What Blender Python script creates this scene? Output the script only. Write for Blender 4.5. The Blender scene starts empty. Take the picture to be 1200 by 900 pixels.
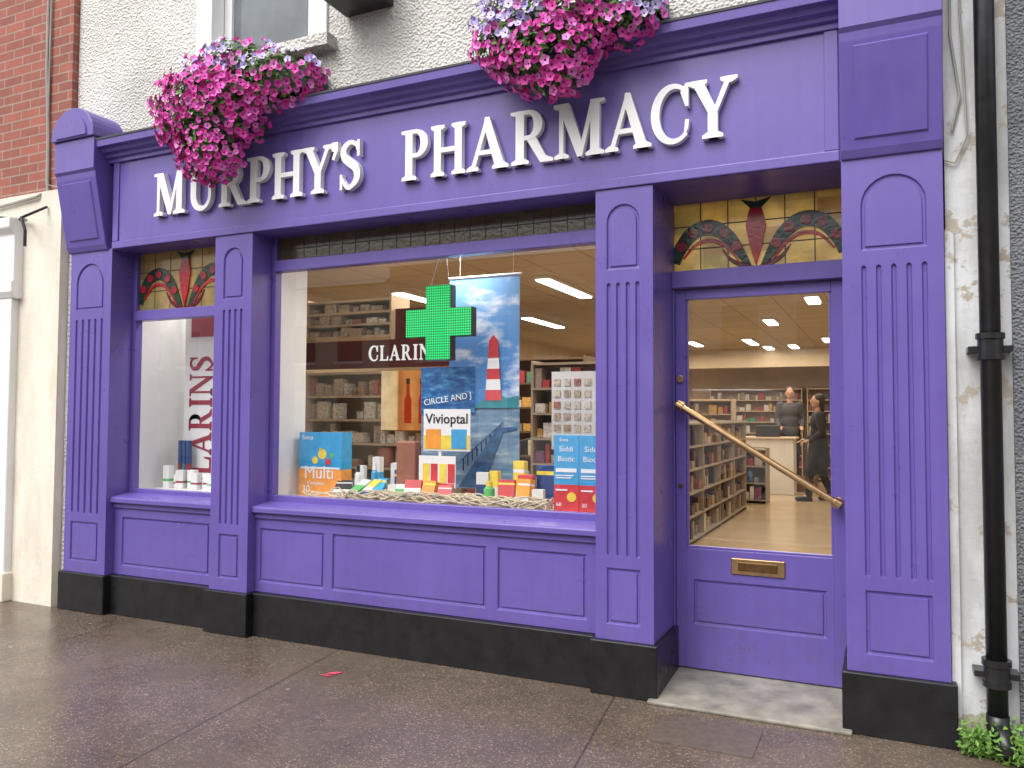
import bpy, bmesh, math, random
import numpy as np
from mathutils import Vector, Matrix
from mathutils import noise as mn
random.seed(7)
S=bpy.context.scene; COL=S.collection
rad=math.radians

# ------------------------------------------------------------------ materials
def newmat(name):
    m=bpy.data.materials.new(name); m.use_nodes=True
    nt=m.node_tree; b=nt.nodes['Principled BSDF']
    return m,nt,b
def N(nt,t,**k):
    n=nt.nodes.new(t)
    for a,v in k.items():
        if a in n.inputs.keys(): n.inputs[a].default_value=v
        else: setattr(n,a,v)
    return n
def L(nt,a,b): nt.links.new(a,b)
def c4(c): return (c[0],c[1],c[2],1)
def noise(nt,scale,detail=4,rough=.55,pos=None):
    if pos is None:
        g=N(nt,'ShaderNodeNewGeometry'); pos=g.outputs['Position']
    n=nt.nodes.new('ShaderNodeTexNoise'); n.inputs['Scale'].default_value=scale
    n.inputs['Detail'].default_value=min(detail,5); n.inputs['Roughness'].default_value=rough
    L(nt,pos,n.inputs['Vector']); return n.outputs['Fac']
def ramp(nt,fac,stops,interp='LINEAR'):
    r=nt.nodes.new('ShaderNodeValToRGB'); r.color_ramp.interpolation=interp
    e=r.color_ramp.elements
    while len(e)<len(stops): e.new(.5)
    for i,(p,c) in enumerate(stops): e[i].position=p; e[i].color=c4(c) if not isinstance(c,(int,float)) else (c,c,c,1)
    L(nt,fac,r.inputs['Fac']); return r.outputs['Color']
def mixc(nt,fac,a,b,mode='MIX'):
    m=nt.nodes.new('ShaderNodeMix'); m.data_type='RGBA'; m.blend_type=mode
    for sock,v in ((m.inputs[0],fac),(m.inputs[6],a),(m.inputs[7],b)):
        if hasattr(v,'links'): L(nt,v,sock)
        elif isinstance(v,(int,float)): sock.default_value=v
        else: sock.default_value=c4(v)
    return m.outputs[2]
def bump(nt,b,h,strength,dist):
    n=nt.nodes.new('ShaderNodeBump'); n.inputs['Strength'].default_value=strength; n.inputs['Distance'].default_value=dist
    L(nt,h,n.inputs['Height']); L(nt,n.outputs[0],b.inputs['Normal']); return n
def pm(name,col,rough=.5,metal=0,var=.1,vs=5,bs=0,bstr=.3,bd=.002,spec=.5,rv=0,coat=0):
    m,nt,b=newmat(name)
    b.inputs['Roughness'].default_value=rough; b.inputs['Metallic'].default_value=metal
    b.inputs['Specular IOR Level'].default_value=spec; b.inputs['Coat Weight'].default_value=coat
    if var>0:
        f=noise(nt,vs,4)
        L(nt,ramp(nt,f,[(.3,[x*(1-var) for x in col]),(.7,[min(1,x*(1+var)) for x in col])]),b.inputs['Base Color'])
    else: b.inputs['Base Color'].default_value=c4(col)
    if rv>0:
        f=noise(nt,vs*2.3,4); L(nt,ramp(nt,f,[(.3,max(0,rough-rv)),(.7,min(1,rough+rv))]),b.inputs['Roughness'])
    if bs>0: bump(nt,b,noise(nt,bs,4),bstr,bd)
    return m
def purple():
    m,nt,b=newmat('purple_paint')
    f=noise(nt,2.2,5,.6)
    c=ramp(nt,f,[(.25,(.122,.084,.335)),(.75,(.150,.106,.40))])
    g=N(nt,'ShaderNodeNewGeometry'); sp=N(nt,'ShaderNodeSeparateXYZ'); L(nt,g.outputs['Position'],sp.inputs[0])
    mr=N(nt,'ShaderNodeMapRange'); L(nt,sp.outputs['Z'],mr.inputs[0]); mr.inputs[1].default_value=.28; mr.inputs[2].default_value=.60; mr.inputs[3].default_value=.6; mr.inputs[4].default_value=0
    n2=noise(nt,14,5,.7); mu=N(nt,'ShaderNodeMath',operation='MULTIPLY'); L(nt,mr.outputs[0],mu.inputs[0]); L(nt,ramp(nt,n2,[(.45,0.),(.7,1.)]),mu.inputs[1])
    c=mixc(nt,mu.outputs[0],c,(.12,.09,.22))
    mp2=N(nt,'ShaderNodeMapping'); mp2.inputs['Scale'].default_value=(22,22,.8); L(nt,g.outputs['Position'],mp2.inputs[0])
    c=mixc(nt,.28,c,ramp(nt,noise(nt,1,4,.6,mp2.outputs[0]),[(.35,.78),(.6,1.)]),'MULTIPLY')
    L(nt,c,b.inputs['Base Color'])
    L(nt,ramp(nt,noise(nt,6,3),[(.3,.26),(.7,.40)]),b.inputs['Roughness'])
    mp=N(nt,'ShaderNodeMapping'); mp.inputs['Scale'].default_value=(1,1,.2); L(nt,g.outputs['Position'],mp.inputs[0])
    bump(nt,b,noise(nt,18,2,.4,mp.outputs[0]),.10,.003)
    return m
PURP=purple()
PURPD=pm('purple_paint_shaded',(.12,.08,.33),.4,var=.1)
BLACK=pm('black_painted_plinth',(.0085,.0085,.010),.36,var=.4,vs=9,bs=14,bstr=.12,bd=.003,rv=.12)
WHITE=pm('white_paint',(.84,.84,.84),.35,var=.03)
WHITEI=pm('white_laminate',(.74,.74,.72),.4,var=.04)
LEAD=pm('lead_flashing',(.10,.105,.12),.5,var=.2)
BRASS=pm('aged_brass',(.50,.33,.17),.36,metal=1,var=.2,vs=20)
BRASSD=pm('dark_brass',(.16,.09,.035),.45,metal=.8,var=.3,vs=30)
IRON=pm('black_gloss_iron',(.014,.014,.016),.3,var=.4,vs=20,bs=60,bstr=.15)
DARK=pm('dark_plastic',(.02,.02,.022),.45,var=.2)
CABLE=pm('grey_cable',(.35,.33,.29),.6,var=.1)
LEADCAME=pm('lead_came',(.05,.05,.045),.5,var=.1)

def glassmat(name,base=.12,k=.8):
    m=bpy.data.materials.new(name); m.use_nodes=True; nt=m.node_tree; nt.nodes.clear()
    o=N(nt,'ShaderNodeOutputMaterial'); t=N(nt,'ShaderNodeBsdfTransparent')
    g=N(nt,'ShaderNodeBsdfGlossy'); g.inputs['Roughness'].default_value=0.0; g.inputs['Color'].default_value=(.96,.98,1,1)
    lw=N(nt,'ShaderNodeLayerWeight'); lw.inputs[0].default_value=.5
    pw=N(nt,'ShaderNodeMath',operation='POWER'); pw.inputs[1].default_value=4; L(nt,lw.outputs['Facing'],pw.inputs[0])
    mu=N(nt,'ShaderNodeMath',operation='MULTIPLY_ADD',use_clamp=True); mu.inputs[1].default_value=k; mu.inputs[2].default_value=base; L(nt,pw.outputs[0],mu.inputs[0])
    mx=N(nt,'ShaderNodeMixShader'); L(nt,mu.outputs[0],mx.inputs[0]); L(nt,t.outputs[0],mx.inputs[1]); L(nt,g.outputs[0],mx.inputs[2]); L(nt,mx.outputs[0],o.inputs[0])
    return m
GLASS=glassmat('window_glass')
def stained(name,col,tl=.5,var=None):
    m=bpy.data.materials.new(name); m.use_nodes=True; nt=m.node_tree; nt.nodes.clear()
    o=N(nt,'ShaderNodeOutputMaterial'); d=N(nt,'ShaderNodeBsdfDiffuse'); tr=N(nt,'ShaderNodeBsdfTranslucent'); g=N(nt,'ShaderNodeBsdfGlossy'); g.inputs['Roughness'].default_value=.12
    c=ramp(nt,noise(nt,9,4),[(.3,[x*.75 for x in col]),(.7,[min(1,x*1.15) for x in col])])
    if var:
        g2=N(nt,'ShaderNodeNewGeometry'); sn=N(nt,'ShaderNodeVectorMath',operation='SNAP'); sn.inputs[1].default_value=var; L(nt,g2.outputs['Position'],sn.inputs[0])
        wn=N(nt,'ShaderNodeTexWhiteNoise'); L(nt,sn.outputs[0],wn.inputs[0]); c=mixc(nt,.6,c,ramp(nt,wn.outputs['Value'],[(0,(.55,.6,.45)),(.4,(.95,.85,.55)),(.7,(1,1,1)),(1,(.65,.5,.35))]),'MULTIPLY')
    L(nt,c,d.inputs[0]); L(nt,c,tr.inputs[0])
    a=N(nt,'ShaderNodeMixShader'); a.inputs[0].default_value=tl; L(nt,d.outputs[0],a.inputs[1]); L(nt,tr.outputs[0],a.inputs[2])
    b=N(nt,'ShaderNodeMixShader'); b.inputs[0].default_value=.06; L(nt,a.outputs[0],b.inputs[1]); L(nt,g.outputs[0],b.inputs[2]); L(nt,b.outputs[0],o.inputs[0])
    bm=N(nt,'ShaderNodeBump'); bm.inputs['Strength'].default_value=.3; bm.inputs['Distance'].default_value=.004; L(nt,noise(nt,40,3),bm.inputs['Height']); L(nt,bm.outputs[0],g.inputs['Normal'])
    return m
SG_AMB=stained('amber_leaded_glass',(.90,.78,.42),.6,(.152,10,.131)); SG_AM2=stained('dull_amber_leaded_glass',(.50,.40,.20),.5,(.158,10,.145)); SG_MUT=stained('muted_leaded_glass',(.17,.13,.075),.3,(.106,10,.08)); SG_RED=stained('red_stained_glass',(.70,.035,.06)); SG_GRN=stained('green_stained_glass',(.035,.085,.05)); SG_DK=stained('plum_stained_glass',(.22,.025,.045))

def roughcast(name,base,dark,bs=38,bd=.03,lo=.6,stain=.3):
    m,nt,b=newmat(name); b.inputs['Roughness'].default_value=.9
    c=ramp(nt,noise(nt,1.1,5,.65),[(stain,dark),(.58,base)])
    g=N(nt,'ShaderNodeNewGeometry'); v=N(nt,'ShaderNodeTexVoronoi'); v.inputs['Scale'].default_value=bs*1.3; L(nt,g.outputs['Position'],v.inputs['Vector'])
    h=noise(nt,bs,4,.7); mu=N(nt,'ShaderNodeMath',operation='ADD'); L(nt,h,mu.inputs[0]); L(nt,v.outputs['Distance'],mu.inputs[1])
    c=mixc(nt,.5,c,ramp(nt,mu.outputs[0],[(.35,lo),(.85,1.)]),'MULTIPLY')
    L(nt,c,b.inputs['Base Color']); bump(nt,b,mu.outputs[0],.9,bd); return m
ROUGH=roughcast('white_roughcast_render',(.82,.79,.74),(.60,.58,.54),42,.018,.7)
PEBBLE=roughcast('grey_pebbledash',(.22,.23,.25),(.13,.135,.15),60,.02)
def plaster(name,base,stain,patch,ps=.62):
    m,nt,b=newmat(name); b.inputs['Roughness'].default_value=.75
    g=N(nt,'ShaderNodeNewGeometry'); mp=N(nt,'ShaderNodeMapping'); mp.inputs['Scale'].default_value=(1.6,1.6,.5); L(nt,g.outputs['Position'],mp.inputs[0])
    c=ramp(nt,noise(nt,2.6,5,.65,mp.outputs[0]),[(.38,stain),(.58,base)])
    c=mixc(nt,ramp(nt,noise(nt,5.5,5,.7),[(ps,0.),(ps+.04,1.)]),c,patch)
    L(nt,c,b.inputs['Base Color']); bump(nt,b,noise(nt,22,5,.6),.5,.008); return m
CREAM=plaster('cream_painted_plaster',(.82,.76,.65),(.70,.64,.53),(.55,.50,.42),.70)
PEEL=plaster('weathered_white_plaster',(.66,.67,.68),(.47,.47,.46),(.42,.37,.30),.58)
def brick():
    m,nt,b=newmat('red_brick'); b.inputs['Roughness'].default_value=.85
    g=N(nt,'ShaderNodeNewGeometry'); sp=N(nt,'ShaderNodeSeparateXYZ'); L(nt,g.outputs['Position'],sp.inputs[0])
    cb=N(nt,'ShaderNodeCombineXYZ'); L(nt,sp.outputs['X'],cb.inputs[0]); L(nt,sp.outputs['Z'],cb.inputs[1])
    t=N(nt,'ShaderNodeTexBrick'); L(nt,cb.outputs[0],t.inputs['Vector']); t.inputs['Scale'].default_value=1
    t.inputs['Brick Width'].default_value=.225; t.inputs['Row Height'].default_value=.075; t.inputs['Mortar Size'].default_value=.006
    t.inputs['Color1'].default_value=(.42,.13,.09,1); t.inputs['Color2'].default_value=(.30,.10,.075,1); t.inputs['Mortar'].default_value=(.36,.27,.22,1)
    c=mixc(nt,.45,t.outputs['Color'],ramp(nt,noise(nt,9,5,.7),[(.3,.45),(.7,1.)]),'MULTIPLY')
    L(nt,c,b.inputs['Base Color']); bump(nt,b,t.outputs['Fac'],-.6,.006); return m
BRICK=brick()
def pavement():
    m,nt,b=newmat('wet_tarmac_pavement')
    g=N(nt,'ShaderNodeNewGeometry'); P=g.outputs['Position']
    c=ramp(nt,noise(nt,1.1,5,.68),[(.3,(.112,.080,.058)),(.7,(.190,.145,.110))])
    v=N(nt,'ShaderNodeTexVoronoi'); v.inputs['Scale'].default_value=170; L(nt,P,v.inputs['Vector'])
    sx=N(nt,'ShaderNodeSeparateXYZ'); L(nt,v.outputs['Color'],sx.inputs[0])
    chip=ramp(nt,sx.outputs['X'],[(.0,.70),(.75,.98),(.9,1.25),(.965,2.3)])
    c=mixc(nt,1.0,c,chip,'MULTIPLY')
    c=mixc(nt,.5,c,ramp(nt,noise(nt,28,4,.7),[(.3,.6),(.7,1.)]),'MULTIPLY')
    v2=N(nt,'ShaderNodeTexVoronoi'); v2.inputs['Scale'].default_value=3.6; L(nt,P,v2.inputs['Vector'])
    gum=ramp(nt,v2.outputs['Distance'],[(.030,1.),(.042,0.)])
    c=mixc(nt,gum,c,(.34,.31,.27))
    s=N(nt,'ShaderNodeSeparateXYZ'); L(nt,P,s.inputs[0])
    a=N(nt,'ShaderNodeMath',operation='MULTIPLY_ADD'); L(nt,s.outputs['Y'],a.inputs[0]); a.inputs[1].default_value=.12; L(nt,s.outputs['X'],a.inputs[2])
    a1=N(nt,'ShaderNodeMath',operation='ADD'); L(nt,a.outputs[0],a1.inputs[0]); a1.inputs[1].default_value=1.28+17.8
    d=N(nt,'ShaderNodeMath',operation='PINGPONG'); L(nt,a1.outputs[0],d.inputs[0]); d.inputs[1].default_value=.89
    j=ramp(nt,d.outputs[0],[(.003,.8),(.007,0.)])
    c=mixc(nt,j,c,(.03,.025,.022)); L(nt,c,b.inputs['Base Color'])
    L(nt,ramp(nt,noise(nt,.8,4,.6),[(.38,.12),(.62,.38)]),b.inputs['Roughness']); b.inputs['Specular IOR Level'].default_value=.5
    h=N(nt,'ShaderNodeMath',operation='MULTIPLY_ADD'); L(nt,sx.outputs['Y'],h.inputs[0]); h.inputs[1].default_value=.4; L(nt,noise(nt,80,4,.7),h.inputs[2])
    bump(nt,b,h.outputs[0],.22,.003); return m
PAVE=pavement()
CONC=pm('pale_wet_concrete',(.27,.25,.21),.5,var=.4,vs=7,bs=45,bstr=.4,bd=.004,rv=.12)
COVER=pm('dark_inspection_cover',(.115,.088,.070),.4,var=.25,vs=30,bs=80,bstr=.5,bd=.004)
ASPH=pm('road_asphalt',(.05,.05,.05),.5,var=.2,bs=90,bstr=.5,bd=.005)
KERB=pm('granite_kerb',(.28,.27,.26),.6,var=.15,vs=30)

# ------------------------------------------------------------------ geometry helpers
class B:
    def __init__(s): s.v=[];s.f=[];s.m=[];s.mats=[]
    def mi(s,mat):
        if mat not in s.mats: s.mats.append(mat)
        return s.mats.index(mat)
    def add(s,vs,fs,mat):
        o=len(s.v); k=s.mi(mat); s.v+= [tuple(v) for v in vs]
        for f in fs: s.f.append([i+o for i in f]); s.m.append(k)
        return s
    def box(s,x0,x1,y0,y1,z0,z1,mat,T=None):
        vs=[(x,y,z) for z in (z0,z1) for y in (y0,y1) for x in (x0,x1)]
        if T is not None: vs=[T@Vector(v) for v in vs]
        return s.add(vs,[(0,2,3,1),(4,5,7,6),(0,1,5,4),(2,6,7,3),(0,4,6,2),(1,3,7,5)],mat)
    def prism(s,poly,y0,y1,mat,inset=0,T=None):
        n=len(poly); cx=sum(p[0] for p in poly)/n; cz=sum(p[1] for p in poly)/n
        wx=max(abs(p[0]-cx) for p in poly); wz=max(abs(p[1]-cz) for p in poly)
        b=[(p[0],y0,p[1]) for p in poly]
        e=[(cx+(p[0]-cx)*(1-inset/wx),y1,cz+(p[1]-cz)*(1-inset/wz)) for p in poly]
        vs=b+e
        if T is not None: vs=[T@Vector(v) for v in vs]
        fs=[list(range(n)),list(range(2*n-1,n-1,-1))]+[(i,n+i,n+(i+1)%n,(i+1)%n) for i in range(n)]
        return s.add(vs,fs,mat)
    def extx(s,prof,x0,x1,mat):
        n=len(prof); vs=[(x0,p[0],p[1]) for p in prof]+[(x1,p[0],p[1]) for p in prof]
        fs=[list(range(n)),list(range(2*n-1,n-1,-1))]+[(i,n+i,n+(i+1)%n,(i+1)%n) for i in range(n)]
        return s.add(vs,fs,mat)
    def tube(s,pts,r,mat,n=10,caps=True):
        pts=[Vector(p) for p in pts]; rings=[]; rs=r if isinstance(r,(list,tuple)) else [r]*len(pts)
        prev=None
        for i,p in enumerate(pts):
            d=(pts[min(i+1,len(pts)-1)]-pts[max(i-1,0)]).normalized()
            if prev is None: u=d.orthogonal().normalized()
            else:
                u=(prev-d*prev.dot(d)); u=u.normalized() if u.length>1e-6 else d.orthogonal().normalized()
            prev=u; w=d.cross(u)
            rings+= [p+(u*math.cos(2*math.pi*k/n)+w*math.sin(2*math.pi*k/n))*rs[i] for k in range(n)]
        fs=[(i*n+k,i*n+(k+1)%n,(i+1)*n+(k+1)%n,(i+1)*n+k) for i in range(len(pts)-1) for k in range(n)]
        if caps: fs+=[list(range(n))[::-1],[(len(pts)-1)*n+k for k in range(n)]]
        return s.add(rings,fs,mat)
    def ell(s,c,r,mat,nu=14,nv=9,T=None):
        vs=[];fs=[]
        for j in range(1,nv):
            ph=math.pi*j/nv
            for i in range(nu):
                th=2*math.pi*i/nu; vs.append((c[0]+r[0]*math.sin(ph)*math.cos(th),c[1]+r[1]*math.sin(ph)*math.sin(th),c[2]+r[2]*math.cos(ph)))
        vs+=[(c[0],c[1],c[2]+r[2]),(c[0],c[1],c[2]-r[2])]; a=len(vs)-2
        for j in range(nv-2):
            for i in range(nu): fs.append((j*nu+i,(j+1)*nu+i,(j+1)*nu+(i+1)%nu,j*nu+(i+1)%nu))
        for i in range(nu): fs.append((a,i,(i+1)%nu)); fs.append((a+1,(nv-2)*nu+(i+1)%nu,(nv-2)*nu+i))
        if T is not None: vs=[T@Vector(v) for v in vs]
        return s.add(vs,fs,mat)
    def obj(s,name,parent=None,bevel=0,smooth=False,recalc=True,**props):
        me=bpy.data.meshes.new(name); me.from_pydata(s.v,[],s.f)
        for m in s.mats: me.materials.append(m)
        me.polygons.foreach_set('material_index',s.m)
        if recalc:
            bm=bmesh.new(); bm.from_mesh(me); bmesh.ops.recalc_face_normals(bm,faces=bm.faces); bm.to_mesh(me); bm.free()
        if smooth: me.polygons.foreach_set('use_smooth',[True]*len(me.polygons))
        me.update()
        o=bpy.data.objects.new(name,me); COL.objects.link(o)
        if bevel: bev(o,bevel)
        for k,v in props.items(): o[k]=v
        setpar(o,parent)
        return o
def bev(o,w,a=40):
    md=o.modifiers.new('b','BEVEL'); md.width=w; md.segments=2; md.limit_method='ANGLE'; md.angle_limit=rad(a)
def setpar(o,p):
    if p is not None:
        o.parent=p; o.matrix_parent_inverse=Matrix.Translation(-p.location)
def center(o,base=None):
    xs=np.array([v.co[:] for v in o.data.vertices]); lo=xs.min(0);hi=xs.max(0)
    c=Vector(((lo[0]+hi[0])/2,(lo[1]+hi[1])/2,lo[2])) if base is None else Vector(base)
    o.data.transform(Matrix.Translation(-c)); o.location=o.location+c
    return o
def thing(name,loc,label,cat,**k):
    e=bpy.data.objects.new(name,None); e.empty_display_size=.1; e.location=loc; COL.objects.link(e)
    e['label']=label; e['category']=cat
    for a,b in k.items(): e[a]=b
    return e
def lab(o,label,cat,**k):
    o['label']=label; o['category']=cat
    for a,b in k.items(): o[a]=b
    return o
def apply_mods(o):
    bpy.context.view_layer.update()
    dg=bpy.context.evaluated_depsgraph_get(); me=bpy.data.meshes.new_from_object(o.evaluated_get(dg)); o.modifiers.clear(); o.data=me; return o
def cut(o,cutter):
    md=o.modifiers.new('c','BOOLEAN'); md.operation='DIFFERENCE'; md.solver='EXACT'; md.object=cutter
    apply_mods(o); bpy.data.objects.remove(cutter)
    return o
def textm(body,size,mat,name='lettering',T=Matrix(),parent=None,ext=.001,align='CENTER',sx=1,bold=0):
    c=bpy.data.curves.new('t','FONT'); c.body=body; c.size=size; c.extrude=ext; c.align_x=align; c.align_y='CENTER'; c.offset=bold; c.resolution_u=3
    o=bpy.data.objects.new('t',c); COL.objects.link(o); bpy.context.view_layer.update()
    me=bpy.data.meshes.new_from_object(o.evaluated_get(bpy.context.evaluated_depsgraph_get())); bpy.data.objects.remove(o)
    me.transform(T@Matrix.Diagonal((sx,1,1,1))); me.materials.clear(); me.materials.append(mat)
    o=bpy.data.objects.new(name,me); COL.objects.link(o); setpar(o,parent); return o
FACE=Matrix.Rotation(math.pi/2,4,'X')
def arcp(cx,cz,rx,rz,a0,a1,n=14): return [(cx+rx*math.cos(rad(a0+(a1-a0)*i/n)),cz+rz*math.sin(rad(a0+(a1-a0)*i/n))) for i in range(n+1)]
def rect(x0,x1,z0,z1): return [(x0,z0),(x1,z0),(x1,z1),(x0,z1)]
def archp(x0,x1,z0,z1):
    r=(x1-x0)/2; return [(x0,z0),(x1,z0)]+arcp((x0+x1)/2,z1-r,r,r,0,180,12)
def capsule(x,r,z0,z1): return arcp(x,z1-r,r,r,0,180,8)+arcp(x,z0+r,r,r,180,360,8)
def catmull(pts,n=6):
    P=[pts[0]]+list(pts)+[pts[-1]]; out=[]
    for i in range(1,len(P)-2):
        p0,p1,p2,p3=[np.array(P[i+k],float) for k in (-1,0,1,2)]
        for k in range(n):
            t=k/n; out.append(.5*((2*p1)+(-p0+p2)*t+(2*p0-5*p1+4*p2-p3)*t*t+(-p0+3*p1-3*p2+p3)*t**3))
    out.append(np.array(pts[-1],float)); return out
def stroke(pts,ws,n=6):
    q=catmull([(p[0],p[1],w) for p,w in zip(pts,ws)],n); Lp=[];Rp=[]
    for i,p in enumerate(q):
        d=q[min(i+1,len(q)-1)][:2]-q[max(i-1,0)][:2]; d=d/(np.linalg.norm(d)+1e-9); nn=np.array([-d[1],d[0]])*p[2]/2
        Lp.append(tuple(p[:2]+nn)); Rp.append(tuple(p[:2]-nn))
    return Lp+Rp[::-1]
def circ(x,z,r,n=16): return arcp(x,z,r,r,0,360-360/n,n-1)
def grow(poly,d):
    """outline offset outwards by d (mitred, clamped)"""
    n=len(poly); A=sum(poly[i][0]*poly[(i+1)%n][1]-poly[(i+1)%n][0]*poly[i][1] for i in range(n)); s=1 if A>0 else -1; out=[]
    for i in range(n):
        p0,p,p1=[np.array(poly[(i+k)%n],float) for k in (-1,0,1)]
        e0=p-p0; e1=p1-p; l0=np.linalg.norm(e0); l1=np.linalg.norm(e1)
        if l0<1e-7 or l1<1e-7: out.append(tuple(p)); continue
        n0=np.array([e0[1],-e0[0]])/l0*s; n1=np.array([e1[1],-e1[0]])/l1*s; m=n0+n1; k=m.dot(m)
        m=m/k*2 if k>.6 else m/(np.linalg.norm(m)+1e-9)*1.3
        out.append(tuple(p+m*d))
    return out

# serif capitals
def sb(xc,hw,sw=.085): return [(xc-hw,0),(xc+hw,0),(xc+hw,.035),(xc+sw,.085),(xc-sw,.085),(xc-hw,.035)]
def st(xc,hw,sw=.085): return [(x,1-z) for x,z in sb(xc,hw,sw)]
def ring(co,ro,ci,ri,a0,a1,n=20): return arcp(*co,*ro,a0,a1,n)+arcp(*ci,*ri,a1,a0,n)
def glyph(c):
    if c=='M': return 1.12,[rect(.13,.20,0,1),[(.10,1),(.32,1),(.645,.16),(.57,0),(.53,0)],[(.55,0),(.61,0),(.90,1),(.83,1)],rect(.82,.99,0,1),sb(.165,.15,.035),sb(.905,.19),[(.0,1),(.2,1),(.2,.93),(.0,.965)],[(.9,1),(1.09,1),(1.09,.965),(.9,.93)]]
    if c=='U': return .95,[rect(.12,.29,.32,1),rect(.74,.81,.32,1),ring((.465,.33),(.345,.35),(.515,.33),(.225,.265),180,360),st(.205,.19),st(.775,.15,.035)]
    if c in 'PR':
        g=[rect(.12,.29,0,1),rect(.25,.41,.945,1),rect(.25,.41,.455,.515),ring((.40,.728),(.31,.272),(.40,.728),(.135,.215),-90,90),sb(.205,.19),[(.0,1),(.15,1),(.15,.93),(.0,.965)]]
        if c=='R': g.append([(.36,.47),(.54,.50),(.78,.10),(.95,.03),(.95,0),(.68,0)]); return .95,g
        return .74,g
    if c=='H': return 1.0,[rect(.12,.29,0,1),rect(.71,.88,0,1),rect(.2,.8,.47,.54),sb(.205,.18),sb(.795,.18),st(.205,.18),st(.795,.18)]
    if c=='Y': return .96,[[(.08,1),(.28,1),(.565,.44),(.40,.44)],[(.76,1),(.84,1),(.565,.44),(.50,.44)],rect(.40,.565,0,.46),sb(.48,.19),st(.18,.18),st(.80,.15,.04)]
    if c=='A': return .98,[[(.10,0),(.17,0),(.50,.93),(.46,1)],[(.44,1),(.53,1),(.90,0),(.70,0),(.42,.86)],rect(.22,.76,.30,.36),sb(.135,.13,.035),sb(.80,.18)]
    if c=='C': return .92,[ring((.50,.5),(.48,.52),(.55,.5),(.36,.455),48,312,26),[(.80,.62),(.85,.62),(.85,1),(.81,1),(.70,.86)],[(.80,.36),(.86,.36),(.84,.22),(.76,.10)]]
    if c=='S': return .68,[stroke([(.60,.76),(.52,.92),(.33,.975),(.15,.86),(.16,.68),(.34,.55),(.52,.42),(.56,.22),(.42,.06),(.25,.025),(.08,.22)],[.05,.06,.07,.13,.16,.17,.17,.15,.08,.06,.05]),rect(.57,.62,.68,1.0),rect(.04,.09,0,.30)]
    if c=="'": return .24,[[(.04,1.02),(.20,1.02),(.21,.86),(.10,.66),(.05,.68),(.12,.84),(.04,.86)]]
    if c=='L': return .80,[rect(.12,.29,0,1),rect(.2,.72,0,.055),[(.66,0),(.77,0),(.79,.28),(.74,.28)],sb(.205,.18),st(.205,.19)]
    if c=='I': return .42,[rect(.125,.295,0,1),sb(.21,.19),st(.21,.19)]
    if c=='N': return 1.0,[rect(.14,.20,0,1),rect(.80,.86,0,1),[(.08,1),(.28,1),(.86,.14),(.86,-.02),(.80,-.02)],sb(.17,.14,.03),st(.83,.14,.03),[(.0,1),(.2,1),(.2,.94),(.0,.965)]]
def letter(c,x0,x1,z0,h,yf,depth,mat,parent,T=None,name='letter',bold=0):
    W,ps=glyph(c); b=B()
    for i,p in enumerate(ps):
        if bold: p=grow(p,bold)
        q=[(x0+u*(x1-x0)/W,z0+v*h) for u,v in p]
        b.prism(q,yf+.0006*i,yf+depth-.0004*i,mat,T=T)
    return b.obj(name,parent)

# ================================================================== SETTING
g=B(); g.add([(-60,-30,-.13),(60,-30,-.13),(60,40,-.13),(-60,40,-.13)],[(0,1,2,3)],ASPH); g.obj('ground',kind='structure')
g=B(); g.add([(-60,-12.0,-.126),(60,-12.0,-.126),(60,-4.75,-.126),(-60,-4.75,-.126)],[(0,1,2,3)],ASPH); g.obj('road',kind='structure')
g=B(); g.box(-40,40,-4.6,.7,-.12,0,PAVE); g.obj('pavement',kind='structure')
g=B()
for i in range(80): g.box(-40+i,-39.01+i,-4.75,-4.6,-.125,.002,KERB)
g.obj('kerb',kind='structure')

ZB=.28; ZF=2.66
PH=thing('pharmacy_building',(-2.66,0,0),'purple timber pharmacy shopfront with rough white rendered wall above','building')

def pilaster(x0,x1,depth,px0,px1,nf,fz=(.71,2.16)):
    b=B(); b.box(x0,x1,0,depth,ZB-.0,ZF+.01,PURP); o=b.obj('pilaster',PH)
    c=B()
    c.prism(rect(px0,px1,.36,.655),-.006,.012,PURP,.008)
    c.prism(archp(px0,px1,2.225,2.575),-.006,.012,PURP,.008)
    fr=.0135
    for i in range(nf):
        x=px0+fr+ (px1-px0-2*fr)*i/(nf-1)
        c.prism(capsule(x,fr,fz[0],fz[1]),-.006,.013,PURP,.007)
    cut(o,c.obj('cut'))
    b=B(); b.prism(rect(px0+.022,px1-.022,.382,.633),.003,.0135,PURP,-.004); b.obj('raised_panel',o)
    b=B(); b.prism(archp(px0+.022,px1-.022,2.247,2.553),.003,.0135,PURP,-.004); b.obj('raised_panel',o)
    bev(o,.003,50)
    b=B(); b.box(x0-.022,x1+.022,-.028,depth+.0,0.0,ZB,BLACK); b.obj('plinth_block',PH,bevel=.006)
pilaster(-5.58,-5.135,.26,-5.515,-5.215,5)
pilaster(-4.12,-3.79,.26,-4.045,-3.865,4)
pilaster(-1.39,-1.075,.52,-1.33,-1.145,4)
pilaster(-.165,.26,.52,-.085,.195,5)

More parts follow.
